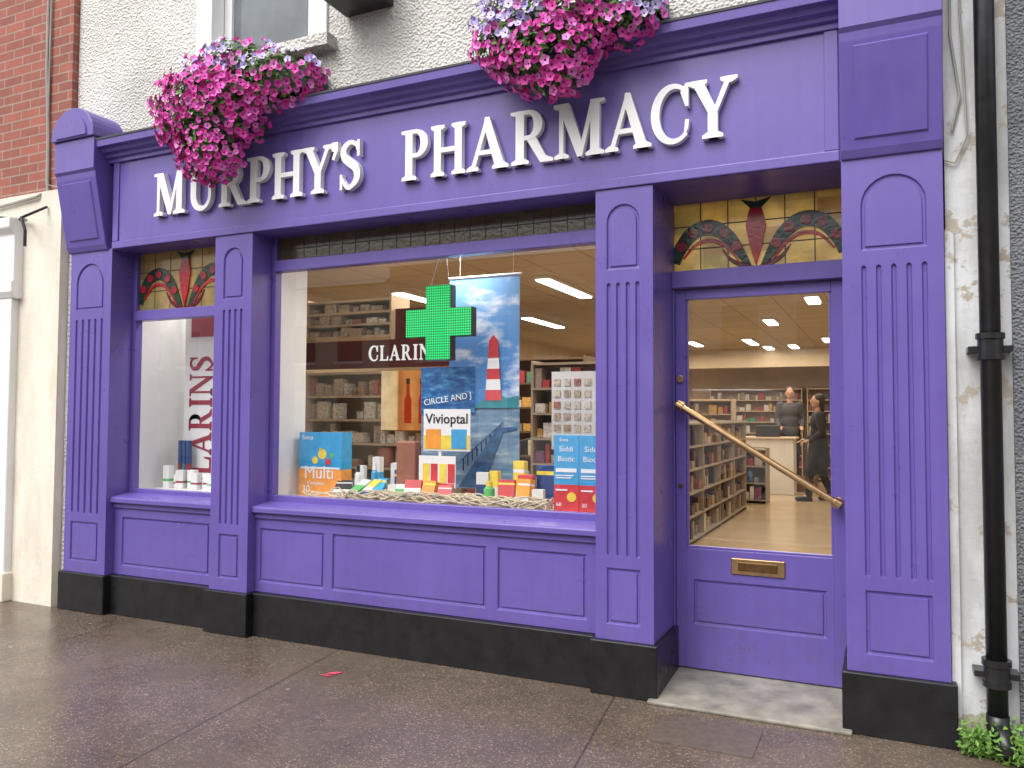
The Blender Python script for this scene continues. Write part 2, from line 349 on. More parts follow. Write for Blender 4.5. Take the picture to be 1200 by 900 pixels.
def riser(x0,x1,panels):
    b=B(); b.box(x0,x1,.075,.27,ZB,.80,PURP); o=b.obj('stall_riser',PH)
    c=B()
    for a,d in panels: c.prism(rect(a,d,.345,.70),.069,.088,PURP,.008)
    cut(o,c.obj('cut')); bev(o,.003,50)
    for a,d in panels:
        b=B(); b.prism(rect(a+.022,d-.022,.367,.678),.079,.0905,PURP,-.004); b.obj('raised_panel',o)
    b=B(); b.extx([(.03,.805),(.03,.835),(.04,.845),(.27,.875),(.27,.80),(.055,.80)],x0+.001,x1-.001,PURP); b.box(x0+.002,x1-.002,.058,.077,.765,.801,PURP)
    b.obj('window_sill',PH,bevel=.004)
    b=B(); b.box(x0+.022,x1-.022,.030,.26,0,ZB-.001,BLACK); b.obj('plinth_block',PH,bevel=.006)
riser(-5.135,-4.12,[(-5.06,-4.20)])
riser(-3.79,-1.39,[(-3.755,-3.225),(-3.165,-2.075),(-2.005,-1.465)])

# fascia
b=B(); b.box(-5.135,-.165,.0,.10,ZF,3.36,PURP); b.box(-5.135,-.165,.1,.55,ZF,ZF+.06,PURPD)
F=b.obj('fascia',PH)
b=B(); b.box(-5.13,-.17,-.012,.0,ZF+.002,ZF+.055,PURP); b.box(-5.13,-5.07,-.010,.0,ZF+.055,3.33,PURP); b.box(-.235,-.17,-.010,.0,ZF+.055,3.33,PURP)
b.obj('fascia_moulding',PH,bevel=.005)
b=B(); b.extx([(0.0,3.30),(-.02,3.30),(-.022,3.325),(-.045,3.332),(-.05,3.352),(-.080,3.362),(-.09,3.385),(-.125,3.392),(-.13,3.44),(-.12,3.448),(.10,3.46),(.10,3.34),(0,3.34)],-5.2,-.16,PURP)
b.obj('cornice',PH,bevel=.002)
b=B(); b.extx([(-.135,3.44),(-.138,3.452),(.10,3.53),(.10,3.461),(-.12,3.449)],-5.22,-.15,LEAD); b.obj('lead_flashing',PH)
LS="MURPHY'S"; LX=[(-4.67,-4.37),(-4.345,-4.095),(-4.06,-3.82),(-3.81,-3.615),(-3.60,-3.345),(-3.35,-3.105),(-3.125,-3.065),(-3.06,-2.895)]
for c,(a,d) in zip(LS,LX): letter(c,a,d,2.853,.295,-.042,.04,WHITE,F,bold=.014)
LS="PHARMACY"; LX=[(-2.60,-2.415),(-2.40,-2.165),(-2.155,-1.895),(-1.875,-1.625),(-1.615,-1.325),(-1.32,-1.075),(-1.075,-.865),(-.88,-.635)]
for c,(a,d) in zip(LS,LX): letter(c,a,d,2.853,.295,-.042,.04,WHITE,F,bold=.014)

def console(x0,x1):
    b=B()
    b.extx([(.1,2.662),(-.012,2.662),(-.030,2.70),(-.125,3.18),(-.13,3.22),(-.145,3.24),(-.145,3.47),(.1,3.47)],x0,x1,PURP)
    cx=(x0+x1)/2; r=(x1-x0)/2+.012
    b.prism([(x0-.012,3.471),(x1+.012,3.471)]+arcp(cx,3.50,r,.20,0,180,16),-.165,.12,PURP)
    o=b.obj('console_bracket',PH,bevel=.006)
    a0=x0+.055; a1=x1-.055
    yy=lambda z: -.030-(z-2.70)*.095/.48
    b=B(); vs=[]
    for off,ins in ((-.002,0),(.009,.010)):
        for (x,z) in ((a0+ins,2.74+ins),(a1-ins,2.74+ins),(a1-ins,3.16-ins),(a0+ins,3.16-ins)): vs.append((x,yy(z)-off,z))
    b.add(vs,[(0,1,5,4),(1,2,6,5),(2,3,7,6),(3,0,4,7),(4,5,6,7)],PURP); b.obj('raised_panel',o)
    b=B(); b.prism([(a0,3.485),(a1,3.485)]+arcp(cx,3.495,(a1-a0)/2,.15,0,180,12),-.176,-.164,PURP,-.006)
    b.obj('raised_panel',o)
console(-5.60,-5.17); console(-.163,.262)

b=B()
wx0,wx1,wz0,wz1=-4.30,-3.40,3.93,5.6
b.box(-5.69,wx0,.10,.35,3.2,6.2,ROUGH); b.box(wx1,.27,.10,.35,3.46,6.2,ROUGH); b.box(wx0,wx1,.10,.35,3.46,wz0,ROUGH); b.box(wx0,wx1,.1,.35,wz1,6.2,ROUGH)
b.box(-5.69,-5.58,.06,.35,0,3.2,ROUGH)
b.obj('upper_wall',PH)
w=B()
w.box(wx0-.13,wx0+.02,.08,.2,wz0-.02,wz1+.1,WHITE); w.box(wx1-.02,wx1+.13,.08,.2,wz0-.02,wz1+.1,WHITE)
w.box(wx0+.02,wx1-.02,.20,.26,wz0,wz0+.07,WHITE)
w.box(wx0+.02,wx0+.09,.2,.26,wz0+.07,wz1,WHITE); w.box(wx1-.09,wx1-.02,.2,.26,wz0+.07,wz1,WHITE); w.box(wx0+.09,wx1-.09,.19,.25,4.74,4.80,WHITE)
UW=w.obj('upper_window',PH,bevel=.004)
w=B(); w.box(wx0+.09,wx1-.09,.225,.23,wz0+.07,wz1,pm('dim_window_pane',(.16,.18,.20),.05,var=.3,vs=2)); w.obj('window_glass',UW)
w=B(); w.box(wx0-.2,wx1+.2,.0,.2,wz0-.10,wz0-.021,ROUGH); w.obj('window_sill',UW)

def pane(b,x0,x1,y,z0,z1): b.add([(x0,y,z0),(x1,y,z0),(x1,y,z1),(x0,y,z1)],[(0,1,2,3)],GLASS)
def winframe(x0,x1,z0,zt,y,name):
    b=B(); f=.035
    b.box(x0,x0+f,y-.03,y+.03,.86,ZF,PURP); b.box(x1-f,x1,y-.03,y+.03,.86,ZF,PURP)
    b.box(x0+f,x1-f,y-.03,y+.03,.86,z0,PURP); b.box(x0+f,x1-f,y-.045,y+.03,zt[0],zt[1],PURP)
    o=b.obj(name,PH,bevel=.004)
    b=B(); pane(b,x0+f,x1-f,y,z0,zt[0]); b.obj('window_glass',o,recalc=False)
    return o
W1=winframe(-5.135,-4.12,.895,(2.15,2.225),.22,'display_window')
W2=winframe(-3.79,-1.39,.905,(2.425,2.50),.22,'display_window')

def leaded(x0,x1,z0,z1,y,parent,motif=True,cols=6,rows=3,mat=None):
    b=B(); b.box(x0,x1,y-.003,y+.003,z0,z1,mat or SG_AMB)
    o=b.obj('stained_glass_transom',parent)
    b=B(); W=x1-x0;H=z1-z0
    for i in range(1,cols): b.box(x0+W*i/cols-.003,x0+W*i/cols+.003,y-.0045,y-.002,z0,z1,LEADCAME)
    for j in range(1,rows): b.box(x0,x1,y-.0055,y-.0025,z0+H*j/rows-.003,z0+H*j/rows+.003,LEADCAME)
    b.obj('lead_came',o)
    if motif:
        b=B(); cx=(x0+x1)/2; k=W/.91 if W>.7 else .8
        for s in (-1,1):
            pts=[(.03,-.02),(.085,.20),(.16,.46),(.26,.62),(.37,.58),(.45,.38),(.495,.14)]
            q=[(cx+s*u*W,z0+v*H) for u,v in pts]
            b.prism(stroke(q,[a*k for a in (.02,.050,.074,.086,.084,.074,.060)]),y-.010,y-.004,SG_GRN)
            for (u,v) in ((.115,.325),(.19,.53),(.285,.615),(.375,.56),(.45,.38)): b.prism(circ(cx+s*u*W,z0+v*H,.028*k),y-.015,y-.009,SG_RED)
            b.prism(stroke([(cx+s*u*W,z0+v*H-.050*k) for u,v in ((.09,.20),(.17,.44),(.26,.56),(.36,.52),(.44,.32))],[.006*k,.018*k,.022*k,.018*k,.008*k]),y-.012,y-.0045,SG_RED)
            b.prism(stroke([(cx+s*u*W,z0+v*H) for u,v in ((.02,.0),(.08,.05),(.15,.14),(.20,.30))],[.024*k,.03*k,.02*k,.006*k]),y-.011,y-.005,SG_DK)
        b.prism([(cx,z0+.02*H),(cx+.035*W,z0+.30*H),(cx+.060*W,z0+.60*H),(cx+.035*W,z0+.84*H),(cx-.035*W,z0+.84*H),(cx-.060*W,z0+.60*H),(cx-.035*W,z0+.30*H)],y-.019,y-.006,SG_RED)
        b.prism([(cx-.03*W,z0+.84*H),(cx+.03*W,z0+.84*H),(cx+.09*W,z0+.98*H),(cx,z0+.93*H),(cx-.09*W,z0+.98*H)],y-.015,y-.006,SG_GRN)
        b.obj('flower_motif',o)
    return o
leaded(-5.10,-4.155,2.225,2.66,.225,W1,True,mat=SG_AM2)
leaded(-3.755,-1.425,2.50,2.66,.225,W2,False,22,2,SG_MUT)

# door, frame and transom
b=B(); b.box(-1.075,-.165,.40,.52,2.172,2.268,PURP); b.box(-1.075,-1.066,.42,.52,.03,2.172,PURP); b.box(-.178,-.165,.42,.52,.03,2.172,PURP)
DF=b.obj('door_frame',PH,bevel=.004)
leaded(-1.075,-.165,2.268,2.66,.47,DF,True)
b=B(); y0,y1=.445,.495
b.box(-1.064,-1.008,y0,y1,.055,2.168,PURP); b.box(-.240,-.18,y0,y1,.055,2.168,PURP); b.box(-1.008,-.240,y0+.001,y1,2.11,2.168,PURP)
b.box(-1.008,-.240,y0+.014,y1-.01,.715,.727,PURP); b.box(-1.008,-.996,y0+.014,y1-.01,.727,2.11,PURP); b.box(-.252,-.240,y0+.014,y1-.01,.727,2.11,PURP)
D=b.obj('shop_door',PH,bevel=.003)
b=B(); b.box(-1.008,-.240,y0+.001,y1,.055,.715,PURP); DR=b.obj('bottom_rail',D)
c=B(); c.prism(rect(-.97,-.275,.295,.545),y0-.006,y0+.013,PURP,.008); cut(DR,c.obj('cut')); bev(DR,.003,50)
b=B(); b.prism(rect(-.948,-.297,.317,.523),y0+.004,y0+.0155,PURP,-.004); b.obj('raised_panel',DR)
b=B(); pane(b,-1.0,-.248,.470,.72,2.115); b.obj('door_glass',D,recalc=False)
b=B(); b.box(-.762,-.482,y0-.010,y0+.002,.592,.678,BRASS); b.box(-.725,-.52,y0-.016,y0-.009,.612,.66,BRASSD); b.obj('letter_box',D,bevel=.004)
b=B(); A=Vector((-1.040,.375,1.515)); E=Vector((-.205,.375,1.0)); d=(E-A).normalized()
b.tube([A,E],.0175,BRASS,16); b.tube([A-d*.006,A+d*.035],.025,BRASS,16); b.tube([E-d*.035,E+d*.006],.025,BRASS,16)
for q in (A+d*.012,E-d*.012): b.tube([q,q+Vector((0,.071,0))],.010,BRASS,12); b.tube([q+Vector((0,.062,0)),q+Vector((0,.0715,0))],.026,BRASS,16)
b.obj('door_handle',D,bevel=.002)
b=B(); b.tube([(-1.036,.43,1.66),(-1.036,.446,1.66)],.020,BRASS,16); b.obj('door_lock',D,bevel=.002)
b=B(); b.tube([(-1.036,.436,1.06),(-1.036,.446,1.06)],.012,BRASSD,16); b.obj('door_lock',D,bevel=.002)
b=B(); b.add([(-1.097,-.06,0),(-.145,-.06,0),(-.145,.52,0),(-1.097,.52,0),(-1.097,-.06,.018),(-.145,-.06,.018),(-.145,.52,.052),(-1.097,.52,.052)],[(0,1,2,3),(4,5,6,7),(0,1,5,4),(1,2,6,5),(2,3,7,6),(3,0,4,7)],CONC)
b.obj('door_step',PH,bevel=.006)

# interior shell
TILE=pm('beige_vinyl_floor',(.52,.40,.25),.18,var=.1,vs=2)
def ceilmat():
    m,nt,b=newmat('beige_ceiling_tiles'); b.inputs['Roughness'].default_value=.8
    g=N(nt,'ShaderNodeNewGeometry'); t=N(nt,'ShaderNodeTexBrick'); t.offset=0; L(nt,g.outputs['Position'],t.inputs['Vector']); t.inputs['Scale'].default_value=1
    t.inputs['Brick Width'].default_value=.6; t.inputs['Row Height'].default_value=.6; t.inputs['Mortar Size'].default_value=.010
    t.inputs['Color1'].default_value=(.52,.43,.31,1); t.inputs['Color2'].default_value=(.48,.39,.28,1); t.inputs['Mortar'].default_value=(.32,.26,.18,1)
    L(nt,t.outputs['Color'],b.inputs['Base Color']); return m
CEIL=ceilmat()
IWALL=pm('warm_interior_wall',(.56,.45,.31),.7,var=.15,vs=1.5)
FZ=.06; CZ=2.9
b=B(); b.box(-6.2,.6,.52,15,-.05,FZ,TILE); b.box(-5.13,-1.39,.26,.52,-.05,FZ,TILE); b.obj('shop_floor',PH)
b=B(); b.box(-6.2,.6,.3,15,CZ,CZ+.1,CEIL); b.box(-6.2,.6,13.4,13.6,2.5,CZ,IWALL); b.obj('shop_ceiling',PH)
b=B(); b.box(-6.3,-6.2,.3,15,0,CZ,IWALL); b.box(.6,.7,.3,15,0,CZ,IWALL); b.box(-6.3,.7,15,15.1,0,CZ,IWALL); b.box(-6.3,-5.13,.3,.4,0,CZ,IWALL); b.box(.0,.7,.53,.6,0,CZ,IWALL)
b.box(-5.13,.5,.3,.38,ZF+.06,CZ,IWALL)
b.obj('interior_wall',PH)
b=B(); b.box(-5.13,-4.03,.25,.85,.84,.885,WHITEI); b.box(-3.85,-1.39,.25,1.05,.84,.885,WHITEI); b.box(-5.13,-1.39,.84,.87,FZ,.84,WHITEI)
b.box(-5.13,-5.10,.25,.85,.885,2.6,WHITEI); b.box(-4.10,-3.79,.265,.56,.885,2.60,WHITEI); b.box(-5.10,-4.10,.85,.88,.885,2.6,WHITEI)
b.obj('display_bed',PH)

def emis(name,col,s):
    m=bpy.data.materials.new(name); m.use_nodes=True; nt=m.node_tree; nt.nodes.clear(); e=N(nt,'ShaderNodeEmission'); e.inputs[0].default_value=c4(col); e.inputs[1].default_value=s; o=N(nt,'ShaderNodeOutputMaterial'); L(nt,e.outputs[0],o.inputs[0])
    m.cycles.emission_sampling='NONE'; return m
TUBE=emis('lit_tube',(1,.95,.86),7)
def strip(x,ya,yb):
    t=thing('ceiling_light',(x,(ya+yb)/2,CZ-.05),'lit white strip light fixed to beige shop ceiling','ceiling light',group='ceiling strip lights')
    b=B(); b.box(x-.09,x+.09,ya,yb,CZ-.035,CZ-.002,WHITEI); b.obj('housing',t)
    b=B(); b.box(x-.07,x+.07,ya+.02,yb-.02,CZ-.05,CZ-.0355,TUBE); b.obj('tube',t)
for x,ya,yb in ((-3.18,3.5,4.9),(-5.08,3.7,4.9),(-4.65,6.4,7.8),(-2.25,10.9,12.1),(-2.1,12.6,13.3),(-.75,5.9,6.5),(-3.0,7.2,8.4),(-1.5,8.0,8.7),(-.9,11.2,12.0),(-3.3,11.0,12.0),(-1.6,12.4,13.2),(-.62,1.2,2.2)): strip(x,ya,yb)  # last strip, inside the door, is added to light the transom from behind
for i,(x,y,e,sx_,sy_) in enumerate(((-3.2,3.0,95,3,2.5),(-1.4,5.8,85,1.8,4),(-2.4,11.0,170,4,4),(-.62,1.7,22,.4,1.0))):  # last entry, inside the door, is an added lamp behind the stained transom
    ld=bpy.data.lights.new('ceiling_lamp','AREA'); ld.energy=e; ld.shape='RECTANGLE'; ld.size=sx_; ld.size_y=sy_; ld.color=(1,.86,.67); o=bpy.data.objects.new('ceiling_lamp',ld); o.location=(x,y,CZ-.08); COL.objects.link(o)
for x,e in ((-4.6,9),(-2.6,20)):
    ld=bpy.data.lights.new('window_downlight','AREA'); ld.energy=e; ld.size=.25; ld.color=(1,.97,.92); o=bpy.data.objects.new('window_downlight',ld); o.location=(x,.6,2.62); COL.objects.link(o)

def palette(name,cols,r=.4):
    m,nt,b=newmat(name); g=N(nt,'ShaderNodeNewGeometry'); n=len(cols)
    c=ramp(nt,g.outputs['Random Per Island'],[(i/n,cc) for i,cc in enumerate(cols)],'CONSTANT')
    c=mixc(nt,.6,c,ramp(nt,noise(nt,60,3),[(.42,.35),(.5,1.)]),'MULTIPLY')
    L(nt,c,b.inputs['Base Color']); b.inputs['Roughness'].default_value=r; return m
GOODS=palette('assorted_packaging',[(.75,.74,.72),(.62,.55,.45),(.10,.22,.45),(.70,.68,.62),(.45,.06,.07),(.55,.45,.30),(.74,.72,.70),(.08,.30,.22),(.68,.42,.12),(.35,.30,.28),(.8,.78,.76),(.25,.10,.22)])
PALE=palette('pale_packaging',[(.78,.70,.58),(.62,.50,.40),(.80,.74,.66),(.50,.22,.18),(.66,.55,.42),(.52,.36,.25),(.78,.70,.60)])
CLOTHD=palette('dark_stock',[(.10,.06,.045),(.22,.14,.09),(.40,.32,.24),(.6,.54,.46),(.14,.09,.08),(.35,.12,.09),(.06,.06,.07),(.18,.11,.07)])
WOODD=pm('dark_brown_shelving',(.13,.08,.05),.5,var=.15)
STEEL=pm('grey_steel_shelving',(.34,.29,.23),.4,var=.1)
TANS=pm('tan_laminate_shelving',(.58,.46,.33),.4,var=.1)
def shelves(x0,x1,y0,y1,z1,n,face,frame,goods,label,fill=.85,zb=None,seg=0):
    zb=FZ if zb is None else zb
    b=B(); t=.02
    if face=='-y':
        b.box(x0,x0+t,y0,y1,zb,z1,frame); b.box(x1-t,x1,y0,y1,zb,z1,frame); b.box(x0+t,x1-t,y1-t,y1,zb,z1,frame)
        for i in range(n+1): z=zb+.06+(z1-zb-.08)*i/n; b.box(x0+t,x1-t,y0,y1-t,z-.02,z,frame)
    else:
        b.box(x0,x1,y0,y0+t,zb,z1,frame); b.box(x0,x1,y1-t,y1,zb,z1,frame)
        xm=(x0+x1)/2; b.box(xm-t/2,xm+t/2,y0+t,y1-t,zb,z1,frame)
        for i in range(n+1): z=zb+.06+(z1-zb-.08)*i/n; b.box(x0,x1,y0+t,y1-t,z-.02,z,frame)
        for j in range(1,seg): yj=y0+(y1-y0)*j/seg; b.box(x0+.001,x1-.001,yj,yj+t,zb+.001,z1-.001,frame)
    o=b.obj('shelving_unit'); center(o); lab(o,label,'shelving')
    b=B(); H=(z1-zb-.08)/n
    for i in range(n):
        z=zb+.062+H*i
        rows=[(x0+t+.01,x1-t-.01,'x',y0+.01)] if face=='-y' else [(y0+t+.01,y1-t-.01,'y',x1-.01),(x0+.02,x1-.02,'e',y0-.0)]
        for (a,e,ax,edge) in rows:
            p=a
            while p<e-.05:
                w=random.uniform(.04,.13); h=random.uniform(.3,.85)*H*.95; d=random.uniform(.05,.12)
                if p+w>e: break
                if random.random()<fill:
                    o_=random.uniform(0,.08)
                    if ax=='x': b.box(p,p+w,edge+o_,edge+o_+d,z,z+h,goods)
                    elif ax=='y': b.box(edge-o_-d,edge-o_,p,p+w,z,z+h,goods)
                    else: b.box(p,p+w,edge-.06,edge-.004,z,z+h,goods)
                p+=w+random.uniform(.003,.03)
    if b.v:
        o=b.obj('packaged_goods'); center(o); o['kind']='stuff'; o['label']='rows of small mixed boxes and bottles on shelves'
shelves(-2.5,-1.88,4.2,8.4,1.40,5,'c',STEEL,CLOTHD,'low grey shop gondola stocked with mixed boxes',seg=4)
shelves(-4.7,-3.1,4.6,5.0,2.15,7,'-y',WOODD,GOODS,'tall brown shelving bay filled with small bottles')
shelves(-6.1,-4.9,8.0,8.4,2.2,6,'-y',TANS,GOODS,'tall tan shelving bay filled with small boxes')
shelves(-2.9,-1.55,2.6,2.95,1.95,8,'-y',STEEL,GOODS,'grey display shelving filled with small cosmetics',fill=.9)
shelves(-3.6,-1.6,14.5,14.95,2.1,8,'-y',TANS,GOODS,'tan wooden back wall shelving stacked with stock')
shelves(-1.5,.5,14.5,14.95,2.1,8,'-y',TANS,CLOTHD,'tan wooden back wall shelving stacked with stock')
shelves(-3.4,-2.25,9.4,9.8,1.75,7,'-y',TANS,GOODS,'tan shelving bay of mixed toiletries')
shelves(-2.1,-1.7,9.3,9.7,.95,3,'-y',STEEL,GOODS,'small floor stand of mixed products')
MAR=pm('maroon_header_board',(.10,.014,.018),.4,var=.1)
shelves(-4.9,-3.5,1.9,2.2,1.86,6,'-y',TANS,PALE,'tan back-lit cosmetics shelving with pale cartons',fill=.85,zb=.5)
shelves(-4.9,-3.95,1.9,2.2,2.52,3,'-y',TANS,PALE,'upper tan shelves holding stacked pale cartons',fill=.95,zb=2.11)
hd=thing('header_sign',(-4.1,1.9,1.9),'dark maroon header board with white serif brand lettering','sign')
b=B(); b.box(-4.92,-3.05,1.88,1.91,1.87,2.12,MAR); b.box(-3.94,-3.05,1.95,1.97,2.121,2.40,MAR); b.obj('board',hd)
LETW=emis('white_letter_added_glow',(1,.98,.94),.9)  # glow added to the white letters so they read brighter in the dim shop
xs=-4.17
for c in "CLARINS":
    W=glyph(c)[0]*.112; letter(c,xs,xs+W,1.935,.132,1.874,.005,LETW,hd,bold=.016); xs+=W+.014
def ambermat():
    m=bpy.data.materials.new('backlit_amber_photo'); m.use_nodes=True; nt=m.node_tree; nt.nodes.clear()
    g=N(nt,'ShaderNodeNewGeometry'); sp=N(nt,'ShaderNodeSeparateXYZ'); L(nt,g.outputs['Position'],sp.inputs[0])
    mr=N(nt,'ShaderNodeMapRange'); L(nt,sp.outputs['X'],mr.inputs[0]); mr.inputs[1].default_value=-4.02; mr.inputs[2].default_value=-3.48
    c=ramp(nt,mr.outputs[0],[(0,(.85,.62,.36)),(.30,(.80,.55,.26)),(.34,(.50,.16,.04)),(.6,(.75,.30,.08)),(1,(.14,.02,.01))])
    c=mixc(nt,.6,c,ramp(nt,noise(nt,7,4),[(.3,.5),(.65,1.)]),'MULTIPLY')
    e=N(nt,'ShaderNodeEmission'); L(nt,c,e.inputs[0]); e.inputs[1].default_value=.95; o=N(nt,'ShaderNodeOutputMaterial'); L(nt,e.outputs[0],o.inputs[0]); m.cycles.emission_sampling='NONE'; return m
AMBER=ambermat(); REDL=emis('red_bottle_print',(.45,.035,.01),.8)
lb=thing('lightbox_picture',(-3.8,1.88,1.2),'glowing amber backlit picture of red bottles','picture')
b=B(); b.box(-4.02,-3.48,1.86,1.89,1.32,1.84,AMBER); b.obj('panel',lb)
for i,x in enumerate((-3.74,-3.60)):
    b=B(); k=1-.15*i
    b.prism([(x-.035*k,1.38),(x+.035*k,1.38),(x+.035*k,1.58),(x+.014,1.64),(x+.014,1.72),(x-.014,1.72),(x-.014,1.64),(x-.035*k,1.58)],1.852,1.858,REDL); b.prism(rect(x-.017,x+.017,1.721,1.77),1.852,1.858,BRASSD)
    b.obj('bottle_print',lb)
b=B(); b.box(-2.6,-1.45,11.0,11.5,FZ,1.05,WHITEI); b.box(-2.65,-1.40,10.95,11.55,1.051,1.09,TANS); b.box(-2.1,-1.7,11.0,11.3,1.091,1.3,DARK); o=b.obj('shop_counter',bevel=.01); center(o); lab(o,'pale counter with tan top at rear of shop','counter')
DSX=thing('display_stand',(-2.075,1.55,FZ),'white display stand with rows of small cards','display stand')
b=B(); b.box(-2.25,-1.9,1.5,1.53,1.2,1.78,WHITE); b.box(-2.20,-1.95,1.45,1.7,FZ,.09,WHITEI); b.tube([(-2.075,1.55,.09),(-2.075,1.55,1.25)],.015,IRON); b.obj('stand_board',DSX)
b=B()
for i in range(6):
    for j in range(4): b.box(-2.23+j*.08,-2.18+j*.08,1.49,1.499,1.25+i*.085,1.30+i*.085,PALE)
b.obj('card_rows',DSX)['kind']='stuff'

# ------------------------------------------------------------------ window displays
def solid(name,c,r=.45): return pm(name,c,r,var=.12,vs=16)
BLUE=solid('carton_blue',(.03,.34,.66)); ORNG=solid('carton_orange',(.85,.33,.05)); REDC=solid('carton_red',(.60,.05,.06)); YEL=solid('carton_yellow',(.80,.62,.08)); GRNC=solid('carton_green',(.10,.45,.12)); CYAN=solid('carton_cyan',(.05,.34,.62)); NAVY=solid('print_navy',(.02,.06,.20)); INK=solid('print_black',(.02,.02,.025)); TEAL=solid('print_teal',(.02,.22,.26)); BRWN=solid('brown_card',(.30,.12,.08)); MAG=solid('maroon_print',(.30,.02,.05))
def carton(x,y,z,w,d,h,rot,bands,label,texts=(),tilt=0,extra=None):
    t=thing('product_carton',(x,y,z),label,'box')
    T=Matrix.Translation((x,y,z))@Matrix.Rotation(rad(rot),4,'Z')@Matrix.Rotation(rad(tilt),4,'X')
    b=B(); zz=0
    for fr,m in bands: b.box(-w/2,w/2,0,d,zz,zz+h*fr,m,T=T); zz+=h*fr
    b.obj('carton_body',t)
    for (s,size,u,v,m) in texts: textm(s,size,m,'printed_text',T@Matrix.Translation((u*w,-.0015,v*h))@FACE,t)
    if extra: extra(t,T,w,h)
    return t
BZ=.886
def bear(t,T,w,h):
    b=B()
    b.prism(circ(.02,h*.66,.036),-.003,-.001,YEL,T=T); b.prism(circ(.005,h*.735,.012),-.003,-.0012,YEL,T=T); b.prism(circ(-.04,h*.56,.026),-.0045,-.0028,YEL,T=T); b.prism(circ(.07,h*.54,.024),-.0045,-.0028,REDC,T=T); b.prism(circ(.10,h*.64,.018),-.003,-.0012,GRNC,T=T)
    b.prism(rect(-w*.46,w*.46,h*.425,h*.455),-.002,-.0008,WHITE,T=T); b.obj('gummy_print',t)['kind']='stuff'
def blot(t,T,w,h):
    b=B(); b.prism(rect(-w*.42,w*.42,h*.52,h*.57),-.003,-.001,WHITE,T=T); b.prism(rect(-w*.42,w*.2,h*.44,h*.455),-.003,-.001,WHITE,T=T); b.prism(rect(-w*.42,w*.3,h*.47,h*.485),-.003,-.001,WHITE,T=T); b.prism(circ(w*.22,h*.20,.028),-.003,-.001,YEL,T=T); b.prism(rect(-w*.42,w*.05,h*.28,h*.30),-.003,-.001,WHITE,T=T); b.obj('label_print',t)['kind']='stuff'
carton(-3.565,.45,BZ,.36,.12,.44,1,[(.42,ORNG),(.58,BLUE)],'large blue and orange vitamin carton',[('Sona',.05,-.3,.92,WHITE),('Multi',.125,-.02,.36,WHITE),('Complete',.035,-.1,.20,WHITE),('30',.07,-.33,.10,WHITE)],extra=bear)
carton(-1.683,.33,BZ,.15,.11,.45,5,[(.36,REDC),(.64,CYAN)],'tall cyan and red supplement carton',[('Sona',.028,-.1,.94,WHITE),('Siddi',.045,0,.82,WHITE),('Biotic',.045,0,.69,WHITE),('60',.032,-.3,.10,WHITE)],extra=blot)
carton(-1.522,.32,BZ,.15,.11,.45,5,[(.36,REDC),(.64,CYAN)],'tall cyan and red supplement carton',[('Siddi',.045,0,.82,WHITE),('Biotic',.045,0,.69,WHITE),('30',.032,-.3,.10,WHITE)],extra=blot)
VV=thing('advert_card',(-2.56,.5,1.2),'white advert card with bold black product name','sign')
b=B(); b.box(-2.73,-2.385,.455,.46,1.22,1.49,WHITE); b.box(-2.725,-2.39,.452,.4545,1.23,1.32,YEL); b.box(-2.71,-2.60,.450,.4518,1.235,1.36,ORNG); b.box(-2.52,-2.41,.450,.4518,1.235,1.36,CYAN); b.box(-2.62,-2.6,.4605,.47,.89,1.24,WHITE); b.obj('card',VV)
textm('Vivioptal',.090,INK,'printed_text',Matrix.Translation((-2.557,.4535,1.425))@FACE,VV,bold=.0012)
b=B(); b.box(-2.92,-2.77,.42,.50,BZ,1.28,BRWN); o=b.obj('terracotta_block',bevel=.012); center(o); lab(o,'brown terracotta slab propped in window display','ornament')
AD=thing('leaflet_card',(-2.60,.4,BZ),'small white leaflet showing yellow and red packs','sign')
b=B(); b.box(-2.73,-2.46,.40,.405,BZ+.10,1.19,WHITE)
for k,(m,x) in enumerate(((YEL,-2.70),(REDC,-2.64),(YEL,-2.575),(REDC,-2.515))): b.box(x,x+.05,.397,.3995,1.02,1.14,m)
b.box(-2.72,-2.47,.396,.3992,.995,1.015,REDC); b.box(-2.61,-2.58,.4055,.44,BZ,1.05,WHITE); b.obj('card',AD)
random.seed(3)
smalls=[(-3.32,.36,.11,.05,.14,20,INK,-60),(-3.22,.34,.09,.04,.16,-15,GRNC,-60),(-3.12,.33,.07,.04,.17,-10,YEL,-60),(-3.04,.36,.07,.03,.16,12,BLUE,-55),(-3.30,.55,.06,.05,.20,10,WHITEI,0),(-3.20,.60,.06,.05,.26,0,CYAN,0),(-3.06,.62,.06,.05,.22,5,WHITEI,0),(-2.98,.55,.07,.05,.18,0,NAVY,0),
(-2.90,.34,.07,.05,.10,-14,WHITEI,0),(-2.82,.31,.06,.04,.08,18,GRNC,-20),(-2.74,.33,.11,.05,.11,12,REDC,-20),(-2.62,.31,.10,.05,.11,-8,ORNG,-20),(-2.50,.32,.09,.05,.09,14,REDC,-30),(-2.31,.48,.08,.04,.19,10,NAVY,0),(-2.24,.50,.06,.04,.20,-5,YEL,0),(-2.09,.36,.10,.05,.13,10,REDC,-12),(-1.97,.34,.09,.05,.14,-12,ORNG,-10),(-1.87,.34,.07,.05,.11,8,WHITEI,0),(-2.03,.52,.10,.05,.18,0,REDC,0),(-1.92,.60,.13,.05,.24,4,NAVY,0),(-2.12,.62,.08,.05,.26,-4,YEL,0)]
